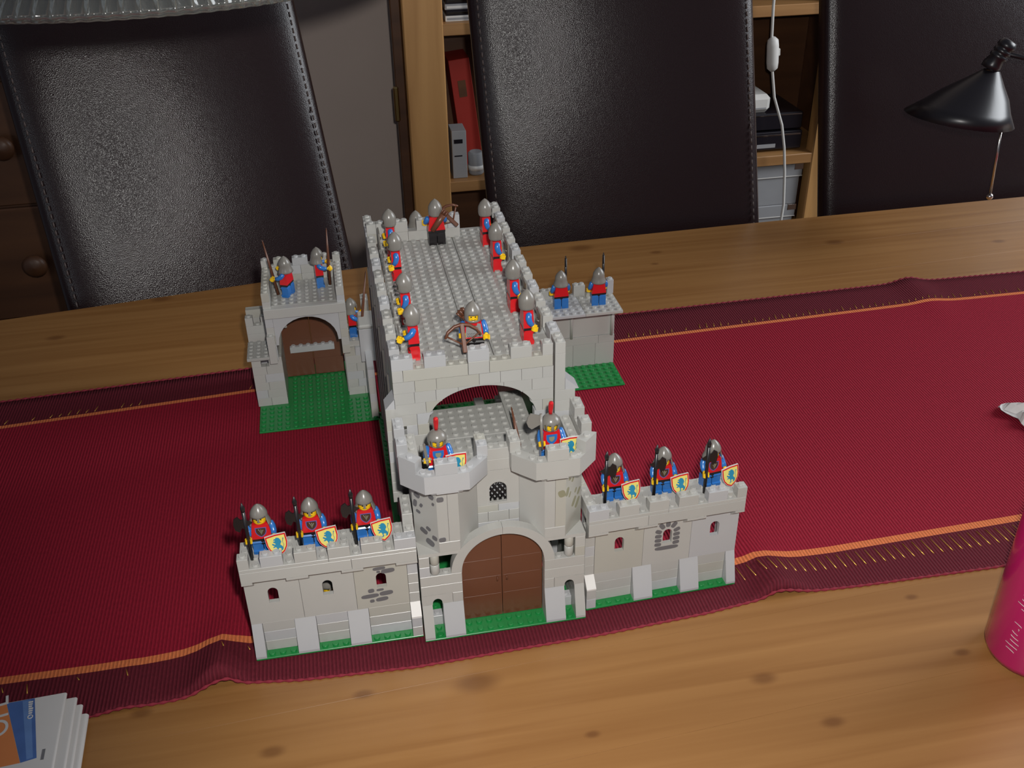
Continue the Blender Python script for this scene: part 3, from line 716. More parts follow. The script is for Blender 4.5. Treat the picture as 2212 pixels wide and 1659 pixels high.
# curtain wall between the towers, with its lattice window
row(gh, [6, 8, 10], 3, 10.0); row(gh, [6, 7, 9, 10], 3, 11.2); row(gh, [6, 8, 10], 3, 12.4, h=.8)
holed_panel(6.012, 9.988, 13.2, 17.2, arch_pts(8, 13.5, .82, 15.0, .82), 3.0, 3.9).obj('window_panel', G0, gh)
out = arch_pts(8, 13.25, 1.08, 15.0, 1.08); inn = arch_pts(8, 13.25, 1.0, 15.0, 1.0)
MB().prism(out+inn[::-1], 2.985, 3.02).obj('window_moulding', G0, gh)
m = MB()
for k in range(-7, 8):
    for sg in (-1, 1):
        x = 8+k*.5; m.tube([(x-sg*.95, 3.35, 13.3), (x+sg*.95, 3.35, 16.1)], .1, 4)
m.obj('window_lattice', BLACK, gh)
brick(gh, 6.2, 4.0, 13.0, 3.6, 1, 3.6, False, G1); row(gh, [6, 10], 3, 17.2); brick(gh, 6, 3, 18.4, 4, 1, 1.2, True, G0)
for x in (6, 9): brick(gh, x, 3, 19.6, 1, 1, 1.2, True)
# walkway between gate and keep
plate(gh, 3, 7, 4, 8.2, 17.2, 17.6, cols=[4, 5, 6]); plate(gh, 7, 13, 4, 8.2, 17.2, 17.6, cols=[7, 8, 9, 10, 11, 12])
# printed stones
zs0 = 10.0; L_ = 2.828
bl = [(.21, .81, .95, .55, -.45), (.11, .67, .6, .85, -.2), (.36, .67, .45, .5, -.5), (.22, .55, .7, .38, -.35), (.80, .875, .8, .6, -.3), (.86, .77, .38, .38, -.3),
      (.40, .265, 1.2, .6, -.45), (.60, .33, .75, .45, -.45), (.84, .215, .8, .55, -.2), (.64, .11, 1.35, .75, -.4)]
def fit(u, w): return min(max(u*L_, w/2+.03), L_-w/2-.03)
print_on_face(gh, (0, 3), (2, 1), [blob(fit(u, w*.75), 10+v*7.2, w*.75, h, r) for u, v, w, h, r in bl], STONE)
print_on_face(gh, (2, 1), (3, 1), [blob(.36, 10+.86*7.2, .66, .55, .0), blob(.36, 10+.21*7.2, .66, .5, .05)], STONE, off=.045)
br = [(.28, .90, .5, .8, -.5), (.42, .82, .35, .5, -.5), (.08, .70, .5, .95, -.3), (.25, .62, .3, .6, -.5), (.62, .60, .32, .55, -.6), (.82, .54, .4, .8, -.6), (.52, .44, .5, 1.1, -.6), (.74, .37, .5, 1.2, -.6)]
print_on_face(gh, (14, 1), (16, 3), [blob(fit(u, w), 10+v*7.2, w, h, r) for u, v, w, h, r in br], OLIVE)
print_on_face(gh, (13, 1), (14, 1), [blob(.62, 10+.70*7.2, .7, .8, .3)], OLIVE)

# ------------------------------------------------------------------ front walls either side of the gatehouse
def front_wall(label, loc, rz, mir):
    t = thing('toy_castle_rampart', label, 'toy castle', loc, rz)
    F = (lambda x: x) if not mir else (lambda x: 16-x)
    def B(x0, x1, y, z, d=1, h=1.2, st=False, mt=None):
        a, b = sorted((F(x0), F(x1))); return brick(t, a, y, z, b-a, d, h, st, mt)
    baseplate(t, 0, 16, 0, 8, lambda x, y: (y < 1 and any(a < F(x) < b for a, b in ((1, 4), (6, 9), (11, 15)))) or y > 2)
    for a, b in ((0, 1), (4, 6), (9, 11)): x = min(F(a), F(b)); slope(t, x, 0, b-a, mt=G1)
    for a, b in ((1, 4), (6, 9), (11, 15)):
        for r in range(3): B(a, b, 1, 1.2*r, mt=(G2 if (mir and a == 1 and r == 1) else None))
    for r in range(2): B(15, 16, 0, 1.2*r, d=2)
    x = min(F(15), F(16)); MB().prism([(0, 0), (2, 0), (2, 1.2), (1, 1.2), (0, .15)], .012, .988, 'x').obj('slope_brick', WHITE, t, (x, 0, 2.4))  # white rather than grey, painting in the flash caught on its slope
    for r in range(5): B(15, 16, 1, 3.6+1.2*r)
    for k in range(3):
        a, b = sorted((F(5*k), F(5*k+5))); cx = (a+b)/2
        holed_panel(a+.015, b-.015, 3.6, 10.8, arch_pts(cx, 6.05, .47, 7.35, .5, 10), 1.0, 1.45).obj('wall_panel', [G0, G0, G2][k] if not mir else [G1, G0, G2][k], t)
        for e in (a, b-.5): MB().box(e+.02, e+.48, 1.45, 2.0, 3.6, 10.8, .02).obj('panel_rib', G0, t)
    # overhanging band, inverted slopes and walkway
    B(0, 10, 0, 9.6, d=1.0, mt=G0); B(10, 16, 0, 9.6, d=1.0, mt=G0)
    for a, b in ((0, 1), (4, 6), (9, 11), (14, 16)):
        x = min(F(a), F(b)); MB().prism([(0, 9.6), (0, 9.36), (1, 8.4), (1, 9.6)][::-1], .012, b-a-.012, 'x').obj('inverted_slope', G0, t, (x, 0, 0))
    for a, b in ((0, 8), (8, 16)):
        x0, x1 = sorted((F(a), F(b))); plate(t, x0, x1, 0, 4, 10.8, 11.2, mt=G0, name='walkway_plate')
    for a, b in ((0, 1), (2, 4), (5, 7), (8, 10), (11, 13), (14, 16)): B(a, b, 0, 11.2, st=True, mt=(G1 if a in (2, 14) else G0))
    B(15, 16, 1, 11.2, d=3, st=True); B(15, 16, 4, 11.2, d=2, st=True)
    B(15, 16, 2, 12.4, d=3, st=True) if not mir else None
    for x in (0.5, 5, 10, 15): B(x-.5, x+.5, 3, 0, d=1, h=10.8)
    return t
lw = front_wall('grey toy castle wall with a patch of printed stones under one window', (-16.1, .88, 0), -0.004, False)
print_on_face(lw, (10, 1), (15, 1), [blob(u, z, w, h, r) for u, z, w, h, r in ((1.45, 5.75, .6, .5, .1), (2.3, 5.75, .7, .3, .05), (1.3, 5.1, 1.7, .5, .06), (2.85, 5.25, 1.3, .55, .08), (1.45, 4.45, .45, .4, .1), (2.4, 4.55, 1.2, .5, .1),
               (2.4, 8.4, 1.2, .4, .06), (3.2, 8.0, 1.3, .55, .08), (2.3, 8.0, .35, .3, 0))], STONE)
rw = front_wall('grey toy castle wall with one window framed by printed stones', (16.3, .98, 0), 0.037, True)
fr = [blob(2.5+s*.95, z, .72, .46, s*.1) for s in (-1, 1) for z in (6.02, 6.55, 7.08)]
fr += [blob(2.5+s*.95, 7.66, .72, .48, s*.45) for s in (-1, 1)]+[blob(2.5+s*.62, 8.3, .5, .8, -s*.6) for s in (-1, 1)]+[blob(2.5, 8.5, .5, .75, 0), blob(2.5, 5.48, 2.5, .5, .0)]
print_on_face(rw, (6, 1), (11, 1), fr, STONE)

# ------------------------------------------------------------------ keep
kp = thing('toy_castle_keep', 'tall grey toy castle keep with a long studded roof deck and battlements', 'toy castle', (0, 0, 0))
baseplate(kp, -1.4, 16.8, 9.2, 41.6, lambda x, y: y > 24)
KF = 8.35; DZ = 25.6
def soff(x):
    d = (x-7.55)/5.05
    return 19.8+3.3*math.sqrt(1-d*d) if abs(d) < 1 else None
rows_k = [(23.2, 24.4, [-.6, 1.4, 3.4, 7.4, 9.4, 11.4, 13.4, 14.45]), (22.0, 23.2, [-.6, 1.3, 3.3, 5.4, 9.7, 12.4, 14.45]), (20.8, 22.0, [-.6, 2.3, 7.5, 11.5, 14.45]),
          (19.6, 20.8, [-.6, 1.4, 7.5, 13.4, 14.45])]
for z0, z1, xs in rows_k:
    for a, b in zip(xs, xs[1:]):
        m = arch_brick(a+.015, b-.015, z0+.006, z1-.006, soff, KF, KF+1, n=20)
        if m.v: m.obj('brick', castle_mat(), kp)
for r in range(8):
    z = 18.4-1.2*r
    for xs in ([-.6, .4, 2.5] if r % 2 else [-.6, 1.4, 2.5], [12.6, 13.5, 14.45] if r % 2 else [12.6, 14.45]): row(kp, xs, KF, z)
# band with parapet
row(kp, [-.6, .4], KF, 24.4); row(kp, [.4, 6.4], KF, 24.4, studs=True, mt=G2); row(kp, [8.4, 14.4], KF, 24.4, studs=True, mt=G2)
MB().box(6.42, 8.38, KF-.06, KF+1, 24.42, 25.79, .04).obj('brick', G0, kp); brick(kp, 6.4, KF-.06, 25.8, 2, 1, 1.2, True, G1)
for a, b in ((-.6, 1.4), (2.4, 4.4), (10.4, 12.4), (13.4, 14.4)): brick(kp, a, KF, DZ, b-a, 1, 1.2, True, G1 if a < 3 else G0)
# flank buttresses with sloped tops, beside the front
for s, x0 in ((0, -1.5), (1, 15.6)):
    for r in range(9): brick(kp, x0 if not s else 14.6, KF, 10.8+1.2*r, 2.0 if s else 1.9, 1.0 if not s else 1.0) if r < 9 else None
    P = [(-1.5, 21.6), (-.55, 21.6), (-.55, 22.7)] if not s else [(17.0-.05, 21.6), (15.6, 22.9), (15.6, 21.6)]
    MB().prism(P, KF, KF+1.9, 'y').obj('slope_brick', G1, kp)
brick(kp, 14.6, KF, 21.6, 1, 1, 4.0); brick(kp, 14.6, KF, DZ, 1, 1.9, 1.2, True, G0)
# side walls: panels 5 studs long in three tiers
for s in (0, 1):
    y = KF+1.0; k = 0
    while y < 41.3:
        l = min(5.0, 41.4-y)
        for tz0, tz1 in ((0.0, 7.2), (7.2, 14.4), (14.4, 21.6)):
            x0 = -.6-.004*(y-8)*2 if not s else 14.6
            MB().box(x0+(.0 if not s else 0), x0+1.0, y+.06, y+l-.06, tz0+.02, tz1-.02, .04).obj('wall_panel', castle_mat(), kp)
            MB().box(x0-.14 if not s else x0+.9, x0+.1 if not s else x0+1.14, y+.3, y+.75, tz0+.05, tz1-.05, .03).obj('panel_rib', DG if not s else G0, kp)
        for r in range(3): brick(kp, (-.6-.004*(y-8)*2) if not s else 14.6, y, 21.6+1.3333*r, 1, l, 1.3333)
        y += l; k += 1
    n_m = 11; pitch, y0 = (3.09, 10.25) if not s else (3.14, 10.55)
    for k in range(n_m):
        yy = y0+pitch*k; x0 = (-.6-.004*(yy-8)*2) if not s else 14.6
        brick(kp, x0, yy, DZ, 1, 2.0, 1.2, True, G0 if k % 3 else G1)
# roof deck
cl = [1.5+i for i in range(6)]; cm = [7.5, 8.5]; cr = [9.5+i for i in range(5)]
rw_ = [9.93+i for i in range(28)]
plate(kp, .4, 7, 9.36, 21.43, 25.2, DZ, cols=[.85]+[c for c in cl if c < 7], rows_=[y for y in rw_ if y < 21.4], name='deck_plate')
plate(kp, .4, 7, 21.45, 37.3, 25.2, DZ, cols=[.85]+[c for c in cl if c < 7], rows_=[y for y in rw_ if 21.4 < y < 37], name='deck_plate')
plate(kp, 7.02, 9, 9.36, 37.3, 25.2, DZ, cols=cm, rows_=[y for y in rw_ if y < 37], name='deck_plate')
plate(kp, 9.03, 14.58, 9.36, 39.8, 25.2, DZ, cols=cr, rows_=rw_+[37.93, 38.93], name='deck_plate')
# rear wall of the roof
row(kp, [.4, 2.5, 4, 7, 10], 37.3, DZ, mt=G0); row(kp, [-.7, .4], 37.3, DZ)
for a, b in ((-.7, .4), (.4, 2.5), (2.5, 4), (5, 7), (7, 8.6)): brick(kp, a, 37.3, DZ+1.2, b-a, 1, 1.2, True, G0)
brick(kp, 8.6, 37.3, DZ+1.2, 1.4, 1, 1.5, True, G1)
# lower rear landing and inner supports
plate(kp, .4, 14.6, 38.4, 41.4, 22.4, 22.8, name='deck_plate')
for x in (11.2, 14.0): brick(kp, x, 38.5, 0, 1.2, 2, 1.2, False, WHITE)
# landing inside the arch, level with the walkway
plate(kp, 2.6, 10.4, 8.25, 13.6, 17.2, 17.6, cols=[4, 5, 6, 7, 8, 9, 10][:7], rows_=[8.9, 9.9, 10.9, 11.9, 12.9], name='deck_plate')
plate(kp, 10.4, 12.6, 8.25, 15.6, 17.2, 17.6, cols=[11, 12], rows_=[9.9, 10.9, 11.9, 12.9, 13.9, 14.9], name='deck_plate')
brick(kp, 11.3, 12, 16.0, 1.3, 3, 1.2); 
for x in (3.4, 11.6): MB().box(x, x+1, 12.5, 13.5, 0, 17.2, .04).obj('support_column', G0, kp)

# ------------------------------------------------------------------ rear gate
rg = thing('toy_castle_rear_gate', 'grey toy castle gate block seen from inside its green courtyard, with barred brown doors', 'toy castle', (-16.6, 40.0, 0))
# local x 0..15.4 ; gate opening x 3.4..11.6 ; front of the block y 5.2 ; doors y 13
baseplate(rg, 0, 15.4, 0, 16, lambda x, y: (y < 6) or (3.6 < x < 11.7 and y < 12.9))
for r in range(6):
    row(rg, ([-.2, 1.3, 3.7] if r % 2 else [-.2, 1.6, 3.7]) if r < 5 else [-.2, 1.0], 6.2, 1.2*r, mt=None)
    if r == 5: row(rg, [2.0, 3.7], 6.2, 6.0)
    row(rg, [11.8, 13.2, 15.0] if r % 2 else [11.8, 14.0, 15.0], 6.6, 1.2*r)
    brick(rg, 2.7, 7.2, 1.2*r, 1, 6); brick(rg, 11.7, 7.6, 1.2*r, 1, 6)
plate(rg, -.6, 2.3, 5.4, 10, 7.4, 7.8, name='walkway_plate')
for r in range(7): row(rg, [-.6, 2.4], 11, 1.2*r, d=1)
brick(rg, -.6, 11, 8.4, 3, 1, 1.2, True); brick(rg, -.6, 11, 9.6, 1, 1, 1.2, True); brick(rg, 1.4, 11, 9.6, 1, 1, 1.2, True)
for x in (2.4, 11.6):
    for r in range(8): brick(rg, x, 5.4, 7.2+1.2*r if r < 6 else 14.4+1.2*(r-6), 1, 8, 1.2, r == 7)
brick(rg, 2.3, 4.9, 7.0, 1, 1, 3.9, True, G0)
MB().box(2.42, 12.6, 5.0, 5.98, 13.4, 14.7, .04).obj('brick', G0, rg)
plate(rg, 3.4, 11.6, 6, 13, 14.3, 14.7, cols=[3.9+i for i in range(8)], name='deck_plate')
holed_panel(3.4, 11.6, 9.4, 13.4, arch_pts(7.5, 9.4, 3.75, 9.6, 3.5), 5.4, 6.4).obj('arch', G1, rg)
holed_panel(3.4, 11.6, 9.4, 13.4, arch_pts(7.5, 9.4, 2.8, 10.4, 2.6), 10.0, 11.0).obj('arch', G0, rg)

for s in (-1, 1):
    x0, x1 = sorted((7.5+s*.03, 7.5+s*4.05)); d = MB().box(x0, x1, 13.0, 13.4, .1, 10.5, .05).obj('door_leaf', BROWN, rg)
    for z in (2.6, 5.8, 8.2): MB().box(x0+.1, x1-.1, 12.96, 13.0, z, z+.06, .01).obj('door_rib', BROWN, d)
brick(rg, 4.5, 12.4, 4.1, 6, .58, .9, True, G1)
for a, b in ((3.4, 11.6),):
    for r in range(3): row(rg, [a, a+4, b], 13.2, 10.8+1.2*r)
for r in range(12): brick(rg, -.6, 13.4, 1.2*r, 4, 1) if r < 9 else None
row(rg, [2.4, 4.4, 7.4, 9.4, 12.6], 13, 14.4); row(rg, [2.4, 4.4, 7.4, 9.4, 12.6], 13, 15.6, studs=True)
for a, b in ((2.4, 3.4), (4.0, 5.4), (6.4, 8.4), (10.2, 11.0), (11.6, 12.6)): brick(rg, a, 13, 16.8, b-a, 1, 1.0, True)
for y in (6.6, 8.6, 10.6): pass
# stair block and box beside the keep
for r in range(6): brick(rg, 14.4, .4, 1.2*r, .9, 6, 1.2) if r < 6 else None
brick(rg, 11.9, 7.0, 7.2, 2.6, 4, .8, True, G0)
MB().box(13.9, 16.0, 5.4, 9.6, 5.6, 10.4, .05).obj('brick', G1, rg); MB().box(13.9, 16.0, 5.35, 9.6, 10.4, 11.0, .2).obj('slope_brick', G0, rg)
for r in range(4): brick(rg, 14.6, 10.5, 7.2+1.2*r, 1, 2, 1.2, True)
for r in range(6): brick(rg, 13.0, 11.6, 1.2*r, 2.4, 1, 1.2)

# ------------------------------------------------------------------ rear wall segment
rr_ = thing('toy_castle_rampart', 'short grey toy castle wall with a plate walkway on a green base behind the keep', 'toy castle', (17.0, 41.5, 0))
baseplate(rr_, .2, 15.3, 0, 8, lambda x, y: y < 6)
row(rr_, [.2, 3.5], 5.9, 0, h=3.4); row(rr_, [.2, 3.5], 5.9, 3.4, h=3.3); row(rr_, [.2, 3.5], 5.9, 6.7, h=3.3); plate(rr_, .2, 5.0, 1.8, 8, 10.0, 10.4, mt=G0, name='walkway_plate'); row(rr_, [3.5, 6, 9.4, 12.6, 15.3], 5.9, 0, h=3.4); row(rr_, [3.5, 8.0, 13.0, 15.3], 5.9, 3.4, h=1.2)
for a, b in ((3.5, 5.9), (5.9, 9.2), (9.2, 15.3)):
    zt2 = 10.0; m = MB().box(a+.02, b-.02, 6.1, 6.8, 4.6, 8.7, .03)
    if b < 15: m.box(a+.9, b-.02, 6.1, 6.8, 8.7, 10.0, .03)
    else: m.box(a+.02, a+2.2, 6.1, 6.8, 8.7, 10.0, .03); m.box(a+3.2, b-.02, 6.1, 6.8, 8.7, 10.0, .03)
    m.obj('wall_panel', G0, rr_)
for x in (9.0, 14.7): MB().lathe([(.2, 4.6), (.2, 10)], 12, x+.1, 5.8).obj('corner_post', G0, rr_)
plate(rr_, 5.0, 10.0, 1.8, 8, 10.0, 10.4, mt=G1, name='walkway_plate'); plate(rr_, 10.0, 15.1, 1.8, 8, 10.0, 10.4, mt=G0, name='walkway_plate')
for a, b, h in ((5.0, 7.8, 1.2), (9.6, 11.2, 1.6), (12.4, 13.3, 1.4), (14.3, 15.2, 2.0)): brick(rr_, a, 7, 10.4, b-a, 1, h, True)
P = arch_pts(11.9, 10.4, .7, 10.5, .9, 10); MB().prism(P, 6.4, 7.0).obj('round_tile', G2, rr_)

# ================================================================== TOY KNIGHTS
FC = {}
def cached(key, fn):
    if key not in FC: FC[key] = fn().mesh(key)
    return FC[key]
def shell(rows, hole, n=40, extra=None):
    m = MB(); vs = []; fs = []
    for (z, r) in rows: vs += [(r*math.sin(2*pi*i/n), -r*math.cos(2*pi*i/n), z) for i in range(n)]
    for k in range(len(rows)-1):
        zm = (rows[k][0]+rows[k+1][0])/2
        for i in range(n):
            a = (360*(i+.5)/n+180) % 360-180
            if not hole(a, zm): fs.append((k*n+i, k*n+(i+1) % n, (k+1)*n+(i+1) % n, (k+1)*n+i))
    m.add(vs, fs, 0, True)
    if extra: extra(m)
    return m
TOP = [(4.42, .77), (4.65, .69), (4.88, .56), (5.1, .39), (5.27, .2), (5.38, .05), (5.4, .01)]
def helmet_neck():
    return shell([(3.3, 1.02), (3.45, .98), (3.7, .89), (3.92, .82), (4.1, .79), (4.22, .785)]+TOP, lambda a, z: z < 4.2 and abs(a) < 58,
                 extra=lambda m: m.prism([(-.12, 4.3), (.12, 4.3), (.08, 3.86), (-.08, 3.86)], -.83, -.72))
def helmet_chin():
    return shell([(3.42, .66), (3.5, .74), (3.7, .775), (3.95, .785), (4.22, .785)]+TOP, lambda a, z: 3.69 < z < 4.21 and abs(a) < 40)
def helmet_visor():
    return shell([(3.42, .62), (3.52, .74), (3.66, .82), (3.9, .87), (4.2, .87), (4.42, .82), (4.62, .7), (4.8, .52), (4.92, .28), (4.97, .02)], lambda a, z: 3.53 < z < 4.3 and abs(a) < 58 and abs(a) > 6 and not (36 < abs(a) < 45))
def head(): return MB().lathe([(.36, 3.38), (.5, 3.42), (.58, 3.52), (.6, 3.65), (.6, 4.25), (.56, 4.4), (.4, 4.48), (.3, 4.5)], 24)
def face():
    m = MB(); R = .615
    def p(x, z): a = x/R; return (R*math.sin(a), -R*math.cos(a), z)
    for sx in (-1, 1): m.tube([p(sx*.19-.055, 4.02), p(sx*.19+.055, 4.02)], .06, 6)
    m.tube([p(.2*t, 3.70+.07*t*t) for t in (-1, -.5, 0, .5, 1)], .025, 4)
    return m
def torso(): return MB().add([(-.98, -.5, 1.78), (.98, -.5, 1.78), (.98, .5, 1.78), (-.98, .5, 1.78), (-.72, -.46, 3.4), (.72, -.46, 3.4), (.72, .46, 3.4), (-.72, .46, 3.4)],
                             [(3, 2, 1, 0), (0, 1, 5, 4), (1, 2, 6, 5), (2, 3, 7, 6), (3, 0, 4, 7), (4, 5, 6, 7)])
def hips(): return MB().box(-.98, .98, -.48, .48, 1.5, 1.79, .03).box(-.16, .16, -.44, .44, 1.05, 1.55, .03)
def leg():
    P = [(-.48, 0), (.5, 0), (.5, 1.1)]+[(.5*math.cos(a)+.0, 1.2+.38*math.sin(a)) for a in (0.3, .8, pi/2, pi-.8, pi-.3)]+[(-.36, 1.1), (-.36, .42), (-.52, .36)]
    return MB().prism(P, 0.02, .92, 'x')
def arm(s): return MB().tube([(-s*.06, 0, .16), (s*.02, 0, .08), (s*.16, -.02, -.32), (s*.24, -.2, -.68), (s*.25, -.46, -.94)], [.18, .29, .31, .28, .23], 12)
def hand(s):
    m = MB().tube([(s*.25, -.44, -.92), (s*.25, -.62, -1.1)], .17, 8)
    c = (s*.25, -.8, -1.22)
    pts = [(c[0]+.2*math.sin(a), c[1]-.2*math.cos(a)) for a in [math.radians(d) for d in range(40, 321, 28)]]
    inn = [(c[0]+(x-c[0])*1.65, c[1]+(y-c[1])*1.65) for x, y in pts]
    return m.prism(pts+inn[::-1], c[2]-.2, c[2]+.24, 'z')
def emblem(): return [(-.5, 3.05), (.5, 3.05), (.5, 2.6), (.4, 2.32), (.2, 2.1), (0, 1.98), (-.2, 2.1), (-.4, 2.32), (-.5, 2.6)]
def em_layer(sc, off):
    def f():
        cz = 2.58; P = [(x*sc, cz+(z-cz)*sc) for x, z in emblem()]
        m = MB(); n = len(P)
        yy = lambda z: -.5+.04*(z-1.78)/1.62-off
        return m.add([(x, yy(z), z) for x, z in P]+[(x, yy(z)+.02+off, z) for x, z in P], [tuple(range(n-1, -1, -1))]+[(i, (i+1) % n, n+(i+1) % n, n+i) for i in range(n)])
    return f
def em_beast():
    m = MB()
    for k, (x0, x1) in enumerate(((-.2, -.05), (.02, .05), (.2, .12))): m.tube([(x0, -.535+.02, 2.9-.05*k), (x1, -.535+.008, 2.6), (0.02, -.53, 2.25)], .035, 4)
    return m
def mail():
    m = MB(); y = -.50
    for k in range(9):
        for z in (1.9, 2.2, 2.5, 2.8):
            for sg in (-1, 1):
                x = -.64+k*.16
                if abs(x+sg*.08) < .72: m.tube([(x, -.515+.03*(z-1.78)/1.6, z), (x+sg*.08, -.515+.03*(z-1.6)/1.6, z+.15)], .018, 3); m.tube([(x+sg*.08, -.51+.03*(z-1.6)/1.6, z+.15), (x, -.51+.03*(z-1.4)/1.6, z+.3)], .018, 3)
    return m
def mail_plate(): return MB().prism([(-.78, 1.9), (.78, 1.9), (.66, 3.25), (.34, 3.3), (.3, 3.05), (-.3, 3.05), (-.34, 3.3), (-.66, 3.25)], -.512, -.45)
def plume(): return MB().tube([(0, .1, 4.9), (0, .12, 5.3), (0, .0, 5.8), (0, -.15, 6.25), (0, -.38, 6.35)], [.16, .2, .24, .22, .1], 10)
def quiver():
    m = MB().tube([(.55, .75, 1.9), (-.2, .75, 2.9), (-.8, .75, 3.7)], [.3, .36, .4], 10)
    for k in range(5): m.tube([(-.7+.12*(k-2), .75+.1*((k % 2)*2-1), 3.5+.1*(k-2)), (-1.15+.13*(k-2), .75+.12*((k % 2)*2-1), 4.15+.12*(k-2))], [.08, .14], 5)
    return m
def hand_at(s, pitch, fig_loc, rz):
    p = Matrix.Rotation(pitch, 3, 'X') @ Vector((s*.25, -.8, -1.22)) + Vector((s*.86, 0, 3.12))
    q = Matrix.Rotation(rz, 3, 'Z') @ p + Vector(fig_loc); return q
ALLK = []
def knight(label, loc, rz=0, helmet='neck', legs=BLUE, pr=-.15, pl=-.15, front='emblem', quiv=False, group=None, hipm=BLACK, headz=0):
    t = thing('toy_knight', label, 'toy figure', loc, rz, group)
    for s in (-1, 1):
        o = put('leg', cached('leg', leg), legs, t, (.03 if s > 0 else -.97, 0, 0))
    put('hips', cached('hips', hips), hipm, t)
    to = put('torso', cached('torso', torso), RED, t)
    if front == 'emblem':
        put('chest_emblem', cached('em_a', em_layer(1.0, .012)), PRBL, to); put('chest_emblem', cached('em_b', em_layer(.84, .02)), PRBR, to)
        put('emblem_beast', cached('em_c', em_beast), OLIVE, to)
    elif front == 'blue':
        put('chest_emblem', cached('em_a', em_layer(1.0, .012)), BLUE, to); put('chest_emblem', cached('em_d', em_layer(.5, .02)), OLIVE, to)
    elif front == 'mail':
        put('mail_shirt', cached('mailp', mail_plate), MAILG, to); put('mail_links', cached('mail', mail), BLACK, to)
    for s, p in ((-1, pr), (1, pl)):
        a = put('arm', cached('arm%d' % s, lambda s=s: arm(s)), BLUE, t, (s*.86, 0, 3.12), (p, 0, 0))
        put('hand', cached('hand%d' % s, lambda s=s: hand(s)), YEL, a)
    h = put('head', cached('head', head), YEL, t, rot=(0, 0, headz)); put('face_print', cached('face', face), BLACK, h)
    hf = {'neck': helmet_neck, 'chin': helmet_chin, 'visor': helmet_visor}[helmet]
    he = put('helmet', cached('helmet_'+helmet, hf), DG, t, rot=(0, 0, headz))
    md = he.modifiers.new('thickness', 'SOLIDIFY'); md.thickness = .07*S; md.offset = -1
    if helmet == 'visor': put('plume', cached('plume', plume), RED, he)
    if quiv: put('quiver', cached('quiver', quiver), BROWN, t)
    t['_pr'] = pr; t['_pl'] = pl
    return t
# ---- things the knights hold
HEAT = [(x*1.2, z*1.15) for x, z in [(-.78, .9), (0, .96), (.78, .9), (.78, .1), (.68, -.35), (.42, -.78), (0, -1.08), (-.42, -.78), (-.68, -.35), (-.78, .1)]]
LIONP = [(935, 935), (985, 955), (1010, 1000), (1018, 1055), (992, 1090), (985, 1110), (1020, 1160), (1026, 1215), (1000, 1245), (955, 1242), (985, 1212), (970, 1190), (940, 1180), (925, 1200), (935, 1235),
         (900, 1260), (866, 1255), (903, 1232), (905, 1190), (893, 1160), (878, 1140), (850, 1152), (818, 1140), (842, 1120), (866, 1112), (843, 1100), (818, 1075), (830, 1048), (852, 1060), (872, 1080), (897, 1078), (885, 1052), (858, 1036), (853, 1010), (890, 1008), (898, 990), (862, 990), (880, 962), (910, 958)]
def flat(P, y0, y1):
    m = MB(); n = len(P); ar = sum(P[i][0]*P[(i+1) % n][1]-P[(i+1) % n][0]*P[i][1] for i in range(n)); P = P if ar > 0 else P[::-1]
    return m.prism(P, y0, y1)
def shield(label, loc, rz, tilt=0.0, roll=0.0, plain=False, group=None):
    t = thing('toy_shield', label, 'toy shield', loc, group=group, rot=(tilt, roll, rz))
    put('body', cached('sh_b', lambda: flat(HEAT, -.07, .07)), DG if plain else WHITE, t)
    put('grip', cached('sh_g', lambda: MB().tube([(-.3, .05, .1), (-.15, .2, .1), (.15, .2, .1), (.3, .05, .1)], .08, 6)), DG if plain else WHITE, t)
    if not plain:
        b = put('border', cached('sh_r', lambda: flat([(x*.97, z*.97) for x, z in HEAT], -.082, -.06)), RED, t)
        f = put('field', cached('sh_y', lambda: flat([(x*.84, z*.84) for x, z in HEAT], -.09, -.06)), PYEL, t)
        L = [((x-925)/300, -(y-1095)/255+.0) for x, y in LIONP]
        put('lion', cached('sh_l', lambda: flat([(x*1.28, z*1.2) for x, z in L], -.097, -.06)), LION, f)
        tail = [(1025, 1200), (1058, 1120), (1044, 1060), (1066, 1000), (1075, 970)]
        put('lion_tail', cached('sh_t', lambda: MB().tube([((x-925)/240, -.11, -(y-1095)/220) for x, y in tail], [.02, .02, .02, .03, .06], 4)), LION, f)
    return t
def halberd(label, loc, blade=1, rz=0, group=None, tilt=0.0, roll=0.0):
    t = thing('toy_halberd', label, 'toy weapon', loc, group=group, rot=(tilt, roll, rz))
    put('pole', cached('hb_p', lambda: MB().tube([(0, 0, 0), (0, 0, 5.6)], .17, 8)), BLACK, t)
    def bl():
        return flat([(.1, 3.6), (.35, 3.75), (.6, 3.3), (.95, 3.55), (1.05, 4.2), (.95, 4.75), (.6, 5.0), (.35, 4.6), (.1, 4.7)], -.06, .06).add([(-.12, -.06, 3.9), (-.7, 0, 4.25), (-.12, .06, 4.5), (-.12, -.06, 4.5), (-.12, .06, 3.9)], [(0, 1, 3), (4, 2, 1), (3, 1, 2), (0, 4, 1)])
    o = put('blade', cached('hb_b', bl), BLACK, t)
    if blade < 0: o.scale = (-1, 1, 1)
    put('spike', cached('hb_s', lambda: MB().tube([(0, 0, 5.5), (0, 0, 5.9), (0, 0, 6.5)], [.17, .22, .03], 8)), BLACK, t)
    return t
